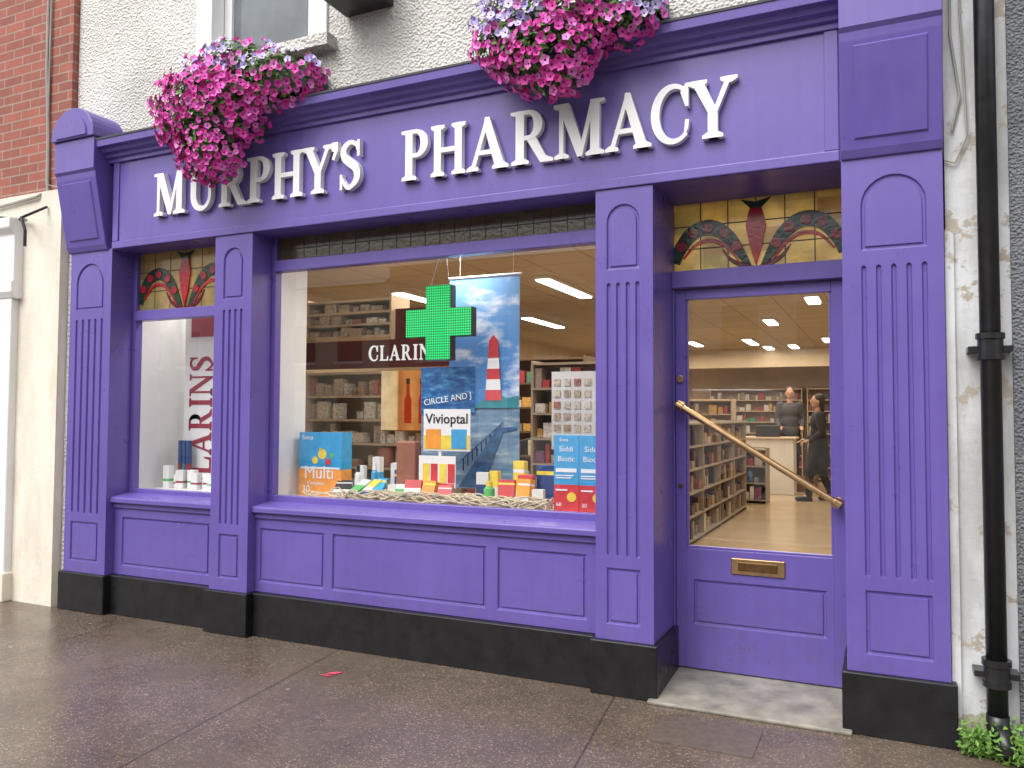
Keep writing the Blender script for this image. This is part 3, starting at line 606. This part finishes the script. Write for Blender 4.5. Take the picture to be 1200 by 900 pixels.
for i,(x,y,w,d,h,r,m,ti) in enumerate(smalls):
    bands=[[(.22,WHITEI),(.5,m),(.08,WHITEI),(.2,m)],[(.6,m),(.4,WHITEI)],[(.15,NAVY),(.35,WHITEI),(.5,m)],[(.75,m),(.1,YEL),(.15,m)]][i%4]
    carton(x,y,BZ+(.012 if ti==0 else .045),w,d,h,r,bands,'small %s pack standing on window bed'%m.name.replace('carton_','').replace('print_','').replace('_laminate',''),tilt=ti)
def bottle(x,y,h,r,mat,cap,label):
    t=thing('product_bottle',(x,y,BZ),label,'bottle')
    b=B(); b.tube([(x,y,BZ),(x,y,BZ+h*.72),(x,y,BZ+h*.80)],[r,r,r*.55],mat,14); b.obj('bottle_body',t)
    b=B(); b.tube([(x,y,BZ+h*.801),(x,y,BZ+h)],r*.6,cap,14); b.obj('cap',t)
bottle(-2.20,.36,.16,.034,GRNC,YEL,'small green bottle with yellow cap in window')
bottle(-3.14,.50,.24,.024,CYAN,WHITE,'slim blue bottle with white cap')
bottle(-3.25,.46,.22,.022,WHITEI,DARK,'slim white bottle with dark cap')
NET=pm('jute_netting',(.62,.53,.38),.9,var=.3,vs=30); HESS=pm('rumpled_hessian',(.42,.34,.22),.95,var=.35,vs=14,bs=120,bstr=.8,bd=.004)
b=B(); nx,ny=120,10; vs=[]
for j in range(ny+1):
    for i in range(nx+1):
        x=-3.40+1.62*i/nx; y=.250+.22*j/ny
        h=.004+.045*max(0,mn.noise(Vector((x*7,y*9,1)))+.25)+.02*abs(mn.noise(Vector((x*22,y*25,5))))
        e=min(1,min(i,nx-i)/6)*min(1,min(j+1,ny-j)/2); vs.append((x,y,BZ+.001+h*e))
b.add(vs,[(j*(nx+1)+i,j*(nx+1)+i+1,(j+1)*(nx+1)+i+1,(j+1)*(nx+1)+i) for j in range(ny) for i in range(nx)],HESS)
o=b.obj('hessian_cloth',smooth=True); center(o); lab(o,'rumpled tan hessian cloth under window display','cloth')
b=B()
for k in range(90):
    x=random.uniform(-3.35,-2.0); y=random.uniform(.258,.38); pts=[]
    n=random.randint(5,9); dx=random.uniform(.04,.11)*random.choice((1,1,-1)); ph=random.uniform(0,6); am=random.uniform(.02,.07)
    for i in range(n): pts.append((max(-3.6,min(-1.78,x+i*dx)),min(.45,max(.257,y+.05*math.sin(i*1.1+ph))),BZ+.012+am*abs(math.sin(i*.8+ph*2))))
    b.tube([tuple(p) for p in catmull(pts,4)],.0042,NET,5)
o=b.obj('fishing_net'); center(o); lab(o,'tan fishing net rope draped along window bed','net')
def skymat():
    m,nt,b=newmat('printed_sky'); g=N(nt,'ShaderNodeNewGeometry'); sp=N(nt,'ShaderNodeSeparateXYZ'); L(nt,g.outputs['Position'],sp.inputs[0])
    mr=N(nt,'ShaderNodeMapRange'); L(nt,sp.outputs['Z'],mr.inputs[0]); mr.inputs[1].default_value=1.4; mr.inputs[2].default_value=2.4
    c=ramp(nt,mr.outputs[0],[(0,(.05,.20,.50)),(.55,(.10,.28,.60)),(1,(.20,.42,.68))])
    mp=N(nt,'ShaderNodeMapping'); mp.inputs['Scale'].default_value=(2.5,1,6); L(nt,g.outputs['Position'],mp.inputs[0])
    c=mixc(nt,ramp(nt,noise(nt,1.4,5,.6,mp.outputs[0]),[(.50,0.),(.68,1.)]),c,(.72,.78,.84)); L(nt,c,b.inputs['Base Color']); b.inputs['Roughness'].default_value=.35; return m
def seamat():
    m,nt,b=newmat('printed_sea'); g=N(nt,'ShaderNodeNewGeometry'); mp=N(nt,'ShaderNodeMapping'); mp.inputs['Scale'].default_value=(2,1,9); L(nt,g.outputs['Position'],mp.inputs[0])
    L(nt,ramp(nt,noise(nt,3,5,.65,mp.outputs[0]),[(.3,(.05,.16,.30)),(.55,(.18,.28,.38)),(.75,(.5,.56,.6))]),b.inputs['Base Color']); b.inputs['Roughness'].default_value=.4; return m
def dkbm():
    m,nt,b=newmat('printed_harbour'); g=N(nt,'ShaderNodeNewGeometry'); mp=N(nt,'ShaderNodeMapping'); mp.inputs['Scale'].default_value=(3,1,8); L(nt,g.outputs['Position'],mp.inputs[0])
    L(nt,ramp(nt,noise(nt,4,5,.7,mp.outputs[0]),[(.3,(.01,.05,.16)),(.5,(.02,.13,.36)),(.62,(.06,.26,.50)),(.75,(.35,.5,.6))]),b.inputs['Base Color']); b.inputs['Roughness'].default_value=.4; return m
PSKY=skymat(); PSEA=seamat(); DKB=dkbm()
BN=thing('hanging_banner',(-2.45,.72,2.38),'tall blue printed banner with red and white lighthouse','banner')
b=B(); b.box(-2.68,-2.155,.70,.704,1.50,2.375,PSKY); b.box(-2.90,-2.155,.706,.71,.96,1.50,PSEA); b.box(-2.90,-2.48,.697,.6995,1.46,1.78,DKB); b.obj('cloth',BN)
b=B(); x=-2.34
for i in range(5):
    z=1.55+i*.070; w0=.060-.005*i; w1=.060-.005*(i+1)
    b.prism([(x-w0,z),(x+w0,z),(x+w1,z+.070),(x-w1,z+.070)],.690,.696,[REDC,WHITE][i%2])
b.prism([(x-.036,1.90),(x+.036,1.90),(x+.032,1.95),(x,1.985),(x-.032,1.95)],.690,.696,REDC)
b.obj('lighthouse_print',BN)
b=B(); b.prism([(-2.48,1.50),(-2.16,1.50),(-2.16,1.58),(-2.24,1.565),(-2.30,1.585),(-2.38,1.57),(-2.45,1.54)],.693,.698,TEAL); b.obj('headland_print',BN)
PIER=pm('pier_print_blue',(.03,.10,.22),.4,var=.5,vs=20)
b=B(); b.prism([(-2.60,.97),(-2.42,.97),(-2.27,1.34),(-2.17,1.36),(-2.17,1.375),(-2.31,1.37)],.698,.704,PIER)
for i in range(9): b.box(-2.57+i*.034,-2.565+i*.034,.697,.7035,1.08+i*.033,1.16+i*.028,NAVY)
b.prism([(-2.585,1.15),(-2.575,1.145),(-2.27,1.40),(-2.27,1.41)],.695,.6965,NAVY)
b.obj('pier_print',BN)
textm('CIRCLE AND J',.060,WHITE,'printed_text',Matrix.Translation((-2.69,.695,1.56))@Matrix.Rotation(rad(-8),4,'Y')@FACE,BN)
b=B(); b.tube([(-2.69,.70,2.385),(-2.14,.70,2.385)],.008,WHITE); b.tube([(-2.6,.7,2.38),(-2.6,.7,2.6)],.0015,CABLE,5); b.tube([(-2.2,.7,2.38),(-2.2,.7,2.6)],.0015,CABLE,5); b.obj('hanging_rail',BN)
def ledmat():
    m=bpy.data.materials.new('green_led_matrix'); m.use_nodes=True; nt=m.node_tree; b=nt.nodes['Principled BSDF']; b.inputs['Base Color'].default_value=(.005,.10,.04,1); b.inputs['Roughness'].default_value=.5
    g=N(nt,'ShaderNodeNewGeometry'); sc=N(nt,'ShaderNodeVectorMath',operation='SCALE'); sc.inputs['Scale'].default_value=1/.0165; L(nt,g.outputs['Position'],sc.inputs[0])
    fr=N(nt,'ShaderNodeVectorMath',operation='FRACTION'); L(nt,sc.outputs[0],fr.inputs[0]); sb_=N(nt,'ShaderNodeVectorMath',operation='SUBTRACT'); L(nt,fr.outputs[0],sb_.inputs[0]); sb_.inputs[1].default_value=(.5,.5,.5)
    s=N(nt,'ShaderNodeSeparateXYZ'); L(nt,sb_.outputs[0],s.inputs[0]); c=N(nt,'ShaderNodeCombineXYZ'); L(nt,s.outputs[0],c.inputs[0]); L(nt,s.outputs[2],c.inputs[1])
    ln=N(nt,'ShaderNodeVectorMath',operation='LENGTH'); L(nt,c.outputs[0],ln.inputs[0])
    k=ramp(nt,ln.outputs['Value'],[(.22,1.),(.42,.22)])
    b.inputs['Emission Color'].default_value=(.0,1,.22,1); mu=N(nt,'ShaderNodeMath',operation='MULTIPLY'); mu.inputs[1].default_value=1.15; L(nt,k,mu.inputs[0]); L(nt,mu.outputs[0],b.inputs['Emission Strength']); m.cycles.emission_sampling='NONE'; return m
CR=thing('green_cross_sign',(-2.625,.45,1.81),'lit green LED pharmacy cross hanging in window','sign')
def crossp(cx,cz,a,t): return [(cx-t,cz-a),(cx+t,cz-a),(cx+t,cz-t),(cx+a,cz-t),(cx+a,cz+t),(cx+t,cz+t),(cx+t,cz+a),(cx-t,cz+a),(cx-t,cz+t),(cx-a,cz+t),(cx-a,cz-t),(cx-t,cz-t)]
b=B(); b.prism(crossp(-2.625,2.055,.247,.094),.45,.52,DARK); b.obj('casing',CR,bevel=.003)
b=B(); b.prism(crossp(-2.625,2.055,.243,.090),.446,.4495,ledmat()); b.obj('led_panel',CR)
b=B(); b.tube([(-2.70,.48,2.30),(-2.60,.48,2.62)],.003,CABLE,6); b.tube([(-2.56,.48,2.30),(-2.60,.48,2.62)],.003,CABLE,6); b.obj('hanging_wire',CR)
VP=thing('brand_panel',(-4.86,.6,BZ),'white standing panel with maroon vertical serif lettering','sign')
b=B(); b.box(-5.03,-4.60,.60,.62,.70,2.35,WHITE); b.obj('panel',VP)
b=B(); b.box(-4.96,-4.66,.594,.599,2.06,2.33,MAG); b.obj('maroon_block',VP)
z=.80
for c in "CLARINS":
    W=glyph(c)[0]*.178
    T=Matrix.Translation((-4.735,0,z))@Matrix.Rotation(rad(-90),4,'Y')
    letter(c,0,W,0,.235,.596,.003,MAG,VP,T=T,bold=.012); z+=W+.014
random.seed(11)
for i,(x,h,m) in enumerate(((-4.99,.17,WHITE),(-4.92,.10,WHITE),(-4.85,.14,WHITEI),(-4.78,.14,WHITE),(-4.70,.12,WHITEI),(-4.62,.12,WHITE),(-4.54,.11,WHITEI),(-4.46,.15,WHITE),(-4.38,.18,WHITEI),(-4.30,.12,WHITE))):
    carton(x,.40+.04*(i%2),BZ,.062,.05,h,random.uniform(-15,15),[(.3,m),(.12,GRNC if i%3==0 else MAG),(.58,m)],'small white skincare carton on window bed')
for x in (-4.98,-4.94,-4.90):
    carton(x,.52,BZ,.032,.03,.36,0,[(.5,TEAL if x==-4.94 else MAG),(.5,NAVY)],'slim dark skincare tube carton')

# ------------------------------------------------------------------ people
SKIN=pm('skin',(.46,.26,.18),.5,var=.05); HAIR=pm('dark_hair',(.025,.018,.014),.6,var=.2); COAT=pm('dark_coat',(.022,.020,.024),.8,var=.2); JKT=pm('dark_jacket',(.06,.055,.06),.8,var=.2); TRS=pm('black_trousers',(.015,.015,.02),.8,var=.2); SHOE=pm('dark_shoe',(.01,.01,.01),.4,var=.1); EYE=pm('dark_eye',(.02,.015,.01),.3,var=0); LIP=pm('lips',(.35,.12,.10),.5,var=0)
def blob(caps,ells,vox,name,mat,parent,T):
    b=B()
    for p,q,r1,r2 in caps:
        b.tube([p,q],[r1,r2],mat,12); b.ell(p,(r1,)*3,mat); b.ell(q,(r2,)*3,mat)
    for c,r in ells: b.ell(c,r,mat)
    o=b.obj(name); md=o.modifiers.new('r','REMESH'); md.mode='VOXEL'; md.voxel_size=vox; md.use_smooth_shade=True
    sm=o.modifiers.new('s','SMOOTH'); sm.factor=.5; sm.iterations=3
    apply_mods(o); o.data.materials.clear(); o.data.materials.append(mat); o.data.transform(T)
    o.data.polygons.foreach_set('use_smooth',[True]*len(o.data.polygons)); setpar(o,parent); return o
def person(loc,heading,stride,label,coat,long):
    P=thing('person',loc,label,'person'); T=Matrix.Translation(loc)@Matrix.Rotation(rad(heading),4,'Z')
    caps=[((0,0,1.30),(0,-.005,1.52),.06,.052)]; ells=[((0,0,1.30),(.17,.11,.17)),((0,0,1.08),(.135,.10,.17)),((0,0,.93),(.16,.115,.13)),((0,-.02,1.655),(.074,.092,.112)),((0,-.045,1.59),(.052,.062,.05)),((0,-.115,1.635),(.012,.018,.022)),((.076,-.01,1.64),(.012,.02,.03)),((-.076,-.01,1.64),(.012,.02,.03))]
    cc=[];tc=[];sh=[]
    for s in (1,-1):
        f=stride*s
        S_=(s*.17,0,1.42);E_=(s*.23,.04-.15*f,1.14);W_=(s*.20,-.16,1.00);H_=(s*.19,-.22,.99)
        hp=(s*.09,0,.90);kn=(s*.10,-.05-f*.55,.50);an=(s*.10,.02-f,.09)
        caps+=[(S_,E_,.055,.042),(E_,W_,.04,.027),(W_,H_,.03,.034),(hp,kn,.085,.055),(kn,an,.055,.038),(an,(s*.10,-.13-f,.04),.04,.03)]
        for (dx,dl) in ((-.026,.058),(-.009,.070),(.009,.066),(.026,.052)):
            a=(s*.19+dx,-.245,.985); m_=(s*.19+dx,-.245-dl*.5,.978); e=(s*.19+dx,-.245-dl,.955)
            caps+=[(a,m_,.0095,.009),(m_,e,.009,.0085)]
        caps.append(((s*.165,-.21,1.0),(s*.135,-.26,1.005),.011,.009))
        cc+=[(S_,E_,.075,.06),(E_,W_,.058,.045)]; tc+=[(hp,kn,.10,.072),(kn,an,.072,.055)]
        sh.append(an)
    blob(caps,ells,.0075,'body',SKIN,P,T)
    ce=[((0,0,1.31),(.195,.135,.175)),((0,0,1.10),(.165,.13,.22)),((0,0,.92),(.185,.145,.16))]
    if long: cc.append(((0,0,1.0),(0,0,.66),.15,.19))
    blob(cc,ce,.014,'coat',coat,P,T)
    blob(tc,[((0,0,.92),(.165,.125,.12))],.014,'trousers',TRS,P,T)
    blob([],[((0,.015,1.70),(.086,.098,.085)),((0,.045,1.64),(.084,.07,.10))]+([((0,.06,1.55),(.07,.05,.10))] if long else []),.010,'hair',HAIR,P,T)
    b=B()
    for s in (-1,1): b.ell((s*.030,-.106,1.655),(.011,.007,.006),EYE,T=T)
    b.obj('eyes',P)
    b=B(); b.ell((0,-.106,1.592),(.022,.008,.006),LIP,T=T); b.obj('mouth',P)
    b=B()
    for a in sh: b.ell((a[0],a[1]-.08,.045),(.052,.145,.045),SHOE,T=T); b.box(a[0]-.045,a[0]+.045,a[1]-.20,a[1]+.05,.0,.03,SHOE,T=T)
    b.obj('shoes',P)
    return P
person((-.98,10.2,FZ),-75,.20,'person in long dark coat walking across shop',COAT,True)
person((-1.62,12.1,FZ+.2),10,.0,'person in dark jacket standing behind counter',JKT,False)
b=B(); b.box(-2.9,-1.2,11.7,13.3,FZ,FZ+.2,WOODD); o=b.obj('dispensary_platform'); center(o); lab(o,'low brown raised platform behind shop counter','platform')

# ------------------------------------------------------------------ flowers
def petal(name,c1,c2):
    m,nt,b=newmat(name); g=N(nt,'ShaderNodeNewGeometry'); L(nt,ramp(nt,g.outputs['Random Per Island'],[(0,c1),(1,c2)]),b.inputs['Base Color']); b.inputs['Roughness'].default_value=.55
    return m
MAGP=petal('magenta_petals',(.58,.02,.27),(.80,.09,.50)); PNKP=petal('pink_petals',(.66,.06,.42),(.80,.26,.64)); LILP=petal('lilac_petals',(.46,.38,.80),(.72,.64,.90)); THR=petal('dark_throat',(.22,.0,.14),(.30,.02,.18)); LEAF=petal('petunia_leaves',(.035,.10,.015),(.11,.22,.03)); WEED=petal('weed_leaves',(.09,.20,.03),(.18,.34,.06))
def leafmesh(b,p,n,s,mat):
    n=n.normalized(); u=n.orthogonal().normalized(); u.rotate(Matrix.Rotation(random.uniform(0,6.3),3,n)); w=n.cross(u)
    b.add([p-u*s*.6,p+w*s*.32+n*s*.12,p+u*s*.7,p-w*s*.32+n*s*.12],[(0,1,2),(0,2,3)],mat)
def blossom(b,p,n,r,mat):
    n=n.normalized(); u=n.orthogonal().normalized(); u.rotate(Matrix.Rotation(random.uniform(0,6.3),3,n)); w=n.cross(u); o=[];i_=[]
    fold=random.uniform(-.1,.35)
    for k in range(10):
        a=2*math.pi*k/10; rr=r*(1 if k%2==0 else .80); d=u*math.cos(a)+w*math.sin(a)
        o.append(p+d*rr+n*(random.uniform(-.12,.12)*r+fold*r*math.cos(a)**2)); i_.append(p+d*r*.20-n*r*.25)
    b.add(o+i_,[(k,(k+1)%10,10+(k+1)%10,10+k) for k in range(10)],mat)
    b.add(i_+[p-n*r*.8],[(k,(k+1)%10,10) for k in range(10)],THR)
def basket(box,blobs,lil,label,nb,nl):
    P=thing('window_box_planter',((box[0]+box[1])/2,0,box[2]),label,'flower planter')
    b=B(); b.box(box[0],box[1],-.13,.08,box[2],box[3],DARK); b.obj('trough',P,bevel=.01)
    A=[(r[0]*r[2]) for _,r in blobs]
    def wob(d,j): return .10*math.sin(d.x*8+j*2)*math.sin(d.z*9+j)+.05*math.sin(d.x*17+d.z*13)
    def inside(p,skip,sc=.86):
        return any(((p[0]-c[0])/r[0])**2+((p[1]-c[1])/r[1])**2+((p[2]-c[2])/r[2])**2<sc*sc for j,(c,r) in enumerate(blobs) if j!=skip)
    lb_=B()
    for k in range(nl):
        j=random.choices(range(len(blobs)),A)[0]; c,r=blobs[j]; d=Vector((random.gauss(0,1),random.gauss(0,1),random.gauss(0,1))).normalized(); q=random.uniform(.55,1.03)+wob(d,j)
        p=Vector((c[0]+d.x*r[0]*q,c[1]+d.y*r[1]*q,c[2]+d.z*r[2]*q))
        if p.y>.08: p.y=.08-random.random()*.05
        leafmesh(lb_,p,d+Vector((random.uniform(-.7,.7),random.uniform(-.9,.3),random.uniform(-.3,.9))),random.uniform(.022,.045),LEAF)
    lb_.obj('foliage',P,recalc=False)['kind']='stuff'
    fb=B(); n=0; tries=0; pts=[]
    while n<nb and tries<nb*25:
        tries+=1
        j=random.choices(range(len(blobs)),A)[0]; c,r=blobs[j]; d=Vector((random.gauss(0,1),random.gauss(0,1),random.gauss(0,1))).normalized()
        if d.y>.35: continue
        q=random.uniform(.93,1.12)+wob(d,j); p=Vector((c[0]+d.x*r[0]*q,c[1]+d.y*r[1]*q,c[2]+d.z*r[2]*q))
        if inside(p,j) or p.y>.05: continue
        if any((p-o_).length<.030 for o_ in pts): continue
        dens,mat=lil(p)
        if random.random()>dens: continue
        pts.append(p); nn=d+Vector((random.uniform(-.55,.55),-.35+random.uniform(-.3,.3),random.uniform(-.45,.45)))
        blossom(fb,p,nn,random.uniform(.020,.031),mat); n+=1
    fb.obj('blossoms',P,recalc=False)['kind']='stuff'
def patch(p): return .5+.5*math.sin(p.x*23+1)*math.sin(p.z*27)
def lil1(p):
    dn=.65+.35*patch(p)
    if p.x>-3.72 and p.z>3.60: return .16,random.choice([PNKP,LILP])
    if p.z>3.64: return dn*.7,random.choice([LILP,PNKP,MAGP,LILP])
    if p.x>-3.62: return .7*dn,random.choice([MAGP,MAGP,PNKP])
    return dn,random.choice([MAGP,MAGP,MAGP,PNKP])
def lil2(p):
    dn=.7+.3*patch(p)
    if p.z>3.50+.08*math.sin(p.x*8): return dn,random.choice([LILP,LILP,LILP,PNKP])
    return dn,random.choice([MAGP,MAGP,PNKP])
basket((-4.2,-3.25,3.50,3.66),[((-3.52,-.12,3.58),(.36,.24,.19)),((-3.95,-.20,3.46),(.42,.27,.28)),((-3.94,-.24,3.16),(.22,.17,.20)),((-3.78,-.15,3.74),(.30,.2,.14)),((-4.20,-.18,3.35),(.20,.18,.16))],lil1,'overflowing planter of magenta petunias above shop cornice',780,4200)
basket((-1.95,-1.0,3.50,3.66),[((-1.5,-.15,3.62),(.48,.26,.22)),((-1.58,-.22,3.36),(.28,.20,.20)),((-1.80,-.2,3.45),(.21,.18,.16)),((-1.2,-.16,3.50),(.22,.18,.14)),((-1.52,-.24,3.20),(.12,.1,.10))],lil2,'overflowing planter of magenta and lilac petunias',720,3600)

# ------------------------------------------------------------------ neighbours
LB=thing('brick_building',(-7.5,0,0),'red brick house with cream painted ground floor','building')
b=B(); b.box(-12,-5.695,.05,.4,3.18,7,BRICK); b.obj('brick_wall',LB)
b=B(); b.box(-12,-5.695,-.01,.4,0,3.18,CREAM); b.obj('painted_wall',LB)
b=B(); b.box(-6.6,-6.17,-.07,.0,0,2.35,WHITE); b.extx([(-.07,2.35),(-.10,2.40),(-.10,2.48),(-.085,2.50),(-.085,2.85),(-.13,2.90),(-.13,2.98),(0,2.98),(0,2.35)],-6.62,-6.13,WHITE)
b.box(-6.63,-6.15,-.09,.0,0,.22,CREAM); b.obj('pilaster',LB,bevel=.01)
b=B(); b.tube([(-6.4,-.03,3.02),(-6.05,-.05,2.96),(-5.85,-.22,2.92),(-5.80,-.22,2.82),(-5.80,-.22,2.70)],.012,IRON,8); b.tube([(-5.85,-.02,3.05),(-5.85,-.22,2.92)],.010,IRON,8); b.obj('iron_bracket',LB)
b=B(); b.tube([(-5.98,.03,7),(-5.97,.03,4.2),(-5.93,.03,3.6),(-5.92,.03,3.2),(-5.95,-.03,3.14),(-6.5,-.03,3.10)],.012,CABLE,6); b.tube([(-5.94,.035,7),(-5.94,.03,3.25),(-5.72,-.0,3.19)],.007,CABLE,6); b.obj('cable',LB)
RB=thing('neighbouring_house',(1.5,0,0),'weathered white plaster wall beside grey pebbledash house','building')
b=B(); b.box(.27,.52,.05,.4,0,7,PEEL); b.box(.264,.30,.03,.05,0,2.3,PEEL); b.obj('plaster_wall',RB)
b=B(); b.box(.52,5,.03,.4,0,7,PEBBLE); b.obj('pebbledash_wall',RB)
b=B(); b.tube([(.30,.035,2.75),(.335,.03,2.9),(.30,.03,3.2),(.31,.03,7)],.006,CABLE,6); b.tube([(.27,.035,2.62),(.31,.03,2.6),(.36,.03,2.72),(.34,.03,3.3),(.36,.03,7)],.005,CABLE,6); b.obj('cable',RB)
DP=thing('drainpipe',(.44,-.04,0),'black cast iron drainpipe fixed to weathered wall','drainpipe')
b=B(); px,py=.428,-.035
b.tube([(px,py,.16),(px,py,7)],.041,IRON,18); b.obj('pipe',DP,smooth=True)
for z in (1.70,.30,3.62):
    b=B(); b.tube([(px,py,z),(px,py,z+.10)],.050,IRON,18); b.tube([(px,py,z+.09),(px,py,z+.115)],.057,IRON,18); b.tube([(px,py,z-.0),(px,py,z+.02)],.055,IRON,18)
    b.box(px-.085,px+.085,py-.01,.05,z+.035,z+.06,IRON); b.obj('collar',DP)
b=B(); b.tube([(px,py,.18),(px,py,.13),(px+.02,py-.03,.07),(px+.04,py-.07,.035)],[.045,.045,.045,.047],IRON,18); b.obj('shoe',DP,smooth=True)
b=B(); b.box(-3.12,-2.76,-.28,.10,4.02,4.25,DARK); b.box(-3.16,-2.72,-.31,.10,4.251,4.28,LEAD); o=b.obj('hanging_sign',bevel=.01); center(o); lab(o,'dark hanging sign fixed to upper wall','window box')  # plain dark box for the underside of a hanging sign
def weeds(x0,x1,y0,y1,n,label,h=.12):
    b=B()
    for k in range(n):
        x=random.uniform(x0,x1); y=random.uniform(y0,y1); hh=random.uniform(.03,h); lean=Vector((random.uniform(-.5,.5),random.uniform(-.8,.1),1)).normalized()
        for q in range(5): leafmesh(b,Vector((x,y,0))+lean*hh*(q+1)/5,Vector((random.uniform(-1,1),random.uniform(-1,.2),random.uniform(.1,1))),random.uniform(.012,.028),WEED)
    o=b.obj('weed_plant',recalc=False); center(o); lab(o,label,'plant'); return o
weeds(.30,.47,-.08,.04,190,'low green weeds growing at foot of wall',.17); weeds(.44,1.1,-.12,.02,600,'green weeds growing along foot of wall',.20)
b=B(); b.box(-.98,-.52,-.50,-.17,-.02,.004,COVER); o=b.obj('inspection_cover'); center(o); lab(o,'dark square inspection cover set in pavement','cover')
PINK=pm('pink_marker_paint',(.80,.07,.14),.7,var=.1)
TM=Matrix.Translation((-2.84,-.38,.006))@Matrix.Rotation(rad(-90),4,'X')
b=B(); b.prism([(0,0),(.05,.01),(.07,.05),(.03,.04)],0,.002,PINK,T=TM); b.prism([(-.02,-.03),(.03,-.04),(.05,-.02)],0,.002,PINK,T=TM)
o=b.obj('paint_mark'); center(o); lab(o,'small pink paint mark on wet pavement','marking')

# ------------------------------------------------------------------ street side that the shop glass mirrors
RW=[pm('opposite_render_grey',(.42,.41,.39),.9,var=.1),pm('opposite_render_cream',(.6,.55,.45),.9,var=.1),pm('opposite_brick',(.30,.16,.12),.9,var=.2)]
WD=pm('opposite_window',(.05,.055,.06),.1,var=.2)
for i in range(6):
    x0=-30+i*7.5; h=5.4+(i%3)*.5; t=thing('terraced_house',(x0+3.7,-18,-.1),'plain two storey terraced house across the street','house',group='terraced houses across the street')
    yb=-18
    b=B(); b.box(x0,x0+7.49,yb-5,yb,-.13,h,RW[i%3]); b.obj('wall',t)
    b=B(); b.extx([(yb+.3,h),(yb-2.5,h+1.8),(yb-5.3,h)],x0,x0+7.49,LEAD); b.obj('roof',t)
    for wx in (1.2,3.4,5.4):
        b=B(); b.box(x0+wx,x0+wx+1,yb+.01,yb+.04,3.3,4.6,WD); b.box(x0+wx-.08,x0+wx+1.08,yb+.01,yb+.1,3.2,3.3,WHITE); b.obj('window',t)
        b=B(); b.box(x0+wx,x0+wx+1,yb+.01,yb+.04,.9 if wx!=3.4 else 0,2.3,WD if wx!=3.4 else WHITE); b.obj('window' if wx!=3.4 else 'door',t)
VAN=thing('parked_van',(-4.0,-10.2,-.126),'white panel van parked across the street','van')
CARW=pm('white_car_paint',(.80,.81,.82),.2,var=.02,coat=.5); TYRE=pm('tyre_rubber',(.015,.015,.015),.8,var=.1); RIM=pm('wheel_rim',(.4,.4,.42),.35,metal=.8,var=.05); LAMP=pm('lamp_lens',(.7,.7,.68),.1,var=0); REDLN=pm('red_lamp_lens',(.5,.02,.02),.2,var=0)
g0=-.126
prof=[(-1.55,.35),(-1.55,.95),(-1.60,1.95),(-1.75,2.05),(-4.6,2.08),(-4.85,2.0),(-5.45,1.30),(-6.25,1.12),(-6.38,.95),(-6.40,.35)]
b=B(); b.prism([(x,z+g0) for x,z in prof],-11.1,-9.3,CARW); b.obj('body',VAN,bevel=.05)
b=B(); b.prism([(x,z+g0) for x,z in ((-4.05,1.28),(-4.05,1.88),(-4.72,1.88),(-5.25,1.30))],-9.29,-9.27,WD); b.obj('side_window',VAN)
b=B(); b.add([(-4.90,-9.4,1.95+g0),(-5.42,-9.4,1.33+g0),(-5.42,-11.0,1.33+g0),(-4.90,-11.0,1.95+g0)],[(0,1,2,3)],WD)
for v in range(4): b.v[v]=(b.v[v][0]-.03,b.v[v][1],b.v[v][2]+.03)
b.obj('windscreen',VAN)
for x in (-2.35,-5.6):
    b=B(); b.tube([(x,-9.50,.33+g0),(x,-9.27,.33+g0)],.33,TYRE,24); W_=b.obj('wheel',VAN,bevel=.02)
    b=B(); b.tube([(x,-9.275,.33+g0),(x,-9.262,.33+g0)],.20,RIM,20); b.obj('rim',W_)
    b=B(); b.tube([(x,-11.13,.33+g0),(x,-10.9,.33+g0)],.33,TYRE,24); b.obj('wheel',VAN)
b=B(); b.box(-6.36,-6.2,-9.5,-9.28,.8+g0,.98+g0,LAMP); b.obj('headlight',VAN)
b=B(); b.box(-1.60,-1.53,-9.45,-9.28,.9+g0,1.3+g0,REDLN); b.obj('tail_light',VAN)

# ------------------------------------------------------------------ light
w=bpy.data.worlds.new('World'); S.world=w; w.use_nodes=True; nt=w.node_tree; bg=nt.nodes['Background']
sky=nt.nodes.new('ShaderNodeTexSky'); sky.sky_type='NISHITA'; sky.sun_disc=False; sky.sun_elevation=rad(52); sky.sun_rotation=rad(200); sky.air_density=1; sky.dust_density=4
hs=nt.nodes.new('ShaderNodeHueSaturation'); hs.inputs['Saturation'].default_value=.1; hs.inputs['Value'].default_value=1.7; L(nt,sky.outputs[0],hs.inputs['Color']); L(nt,hs.outputs[0],bg.inputs[0]); bg.inputs[1].default_value=.15
sd=bpy.data.lights.new('sun','SUN'); sd.energy=1.3; sd.angle=rad(40); sd.color=(1,.98,.95); so=bpy.data.objects.new('sun',sd); COL.objects.link(so)
dirv=Vector((.25,.68,-.80)); so.rotation_euler=dirv.to_track_quat('-Z','Y').to_euler()
S.view_settings.view_transform='Standard'; S.view_settings.look='None'; S.view_settings.exposure=0

# ------------------------------------------------------------------ camera
cd=bpy.data.cameras.new('camera'); cd.lens=28.05; cd.sensor_width=36; cd.clip_end=300; co=bpy.data.objects.new('camera',cd); COL.objects.link(co)
M=Matrix.Rotation(rad(24.92),4,'Z')@Matrix.Rotation(math.pi/2+rad(2.31),4,'X')@Matrix.Rotation(rad(.244),4,'Z'); M.translation=Vector((0,-4.05,1.446)); co.matrix_world=M
S.camera=co
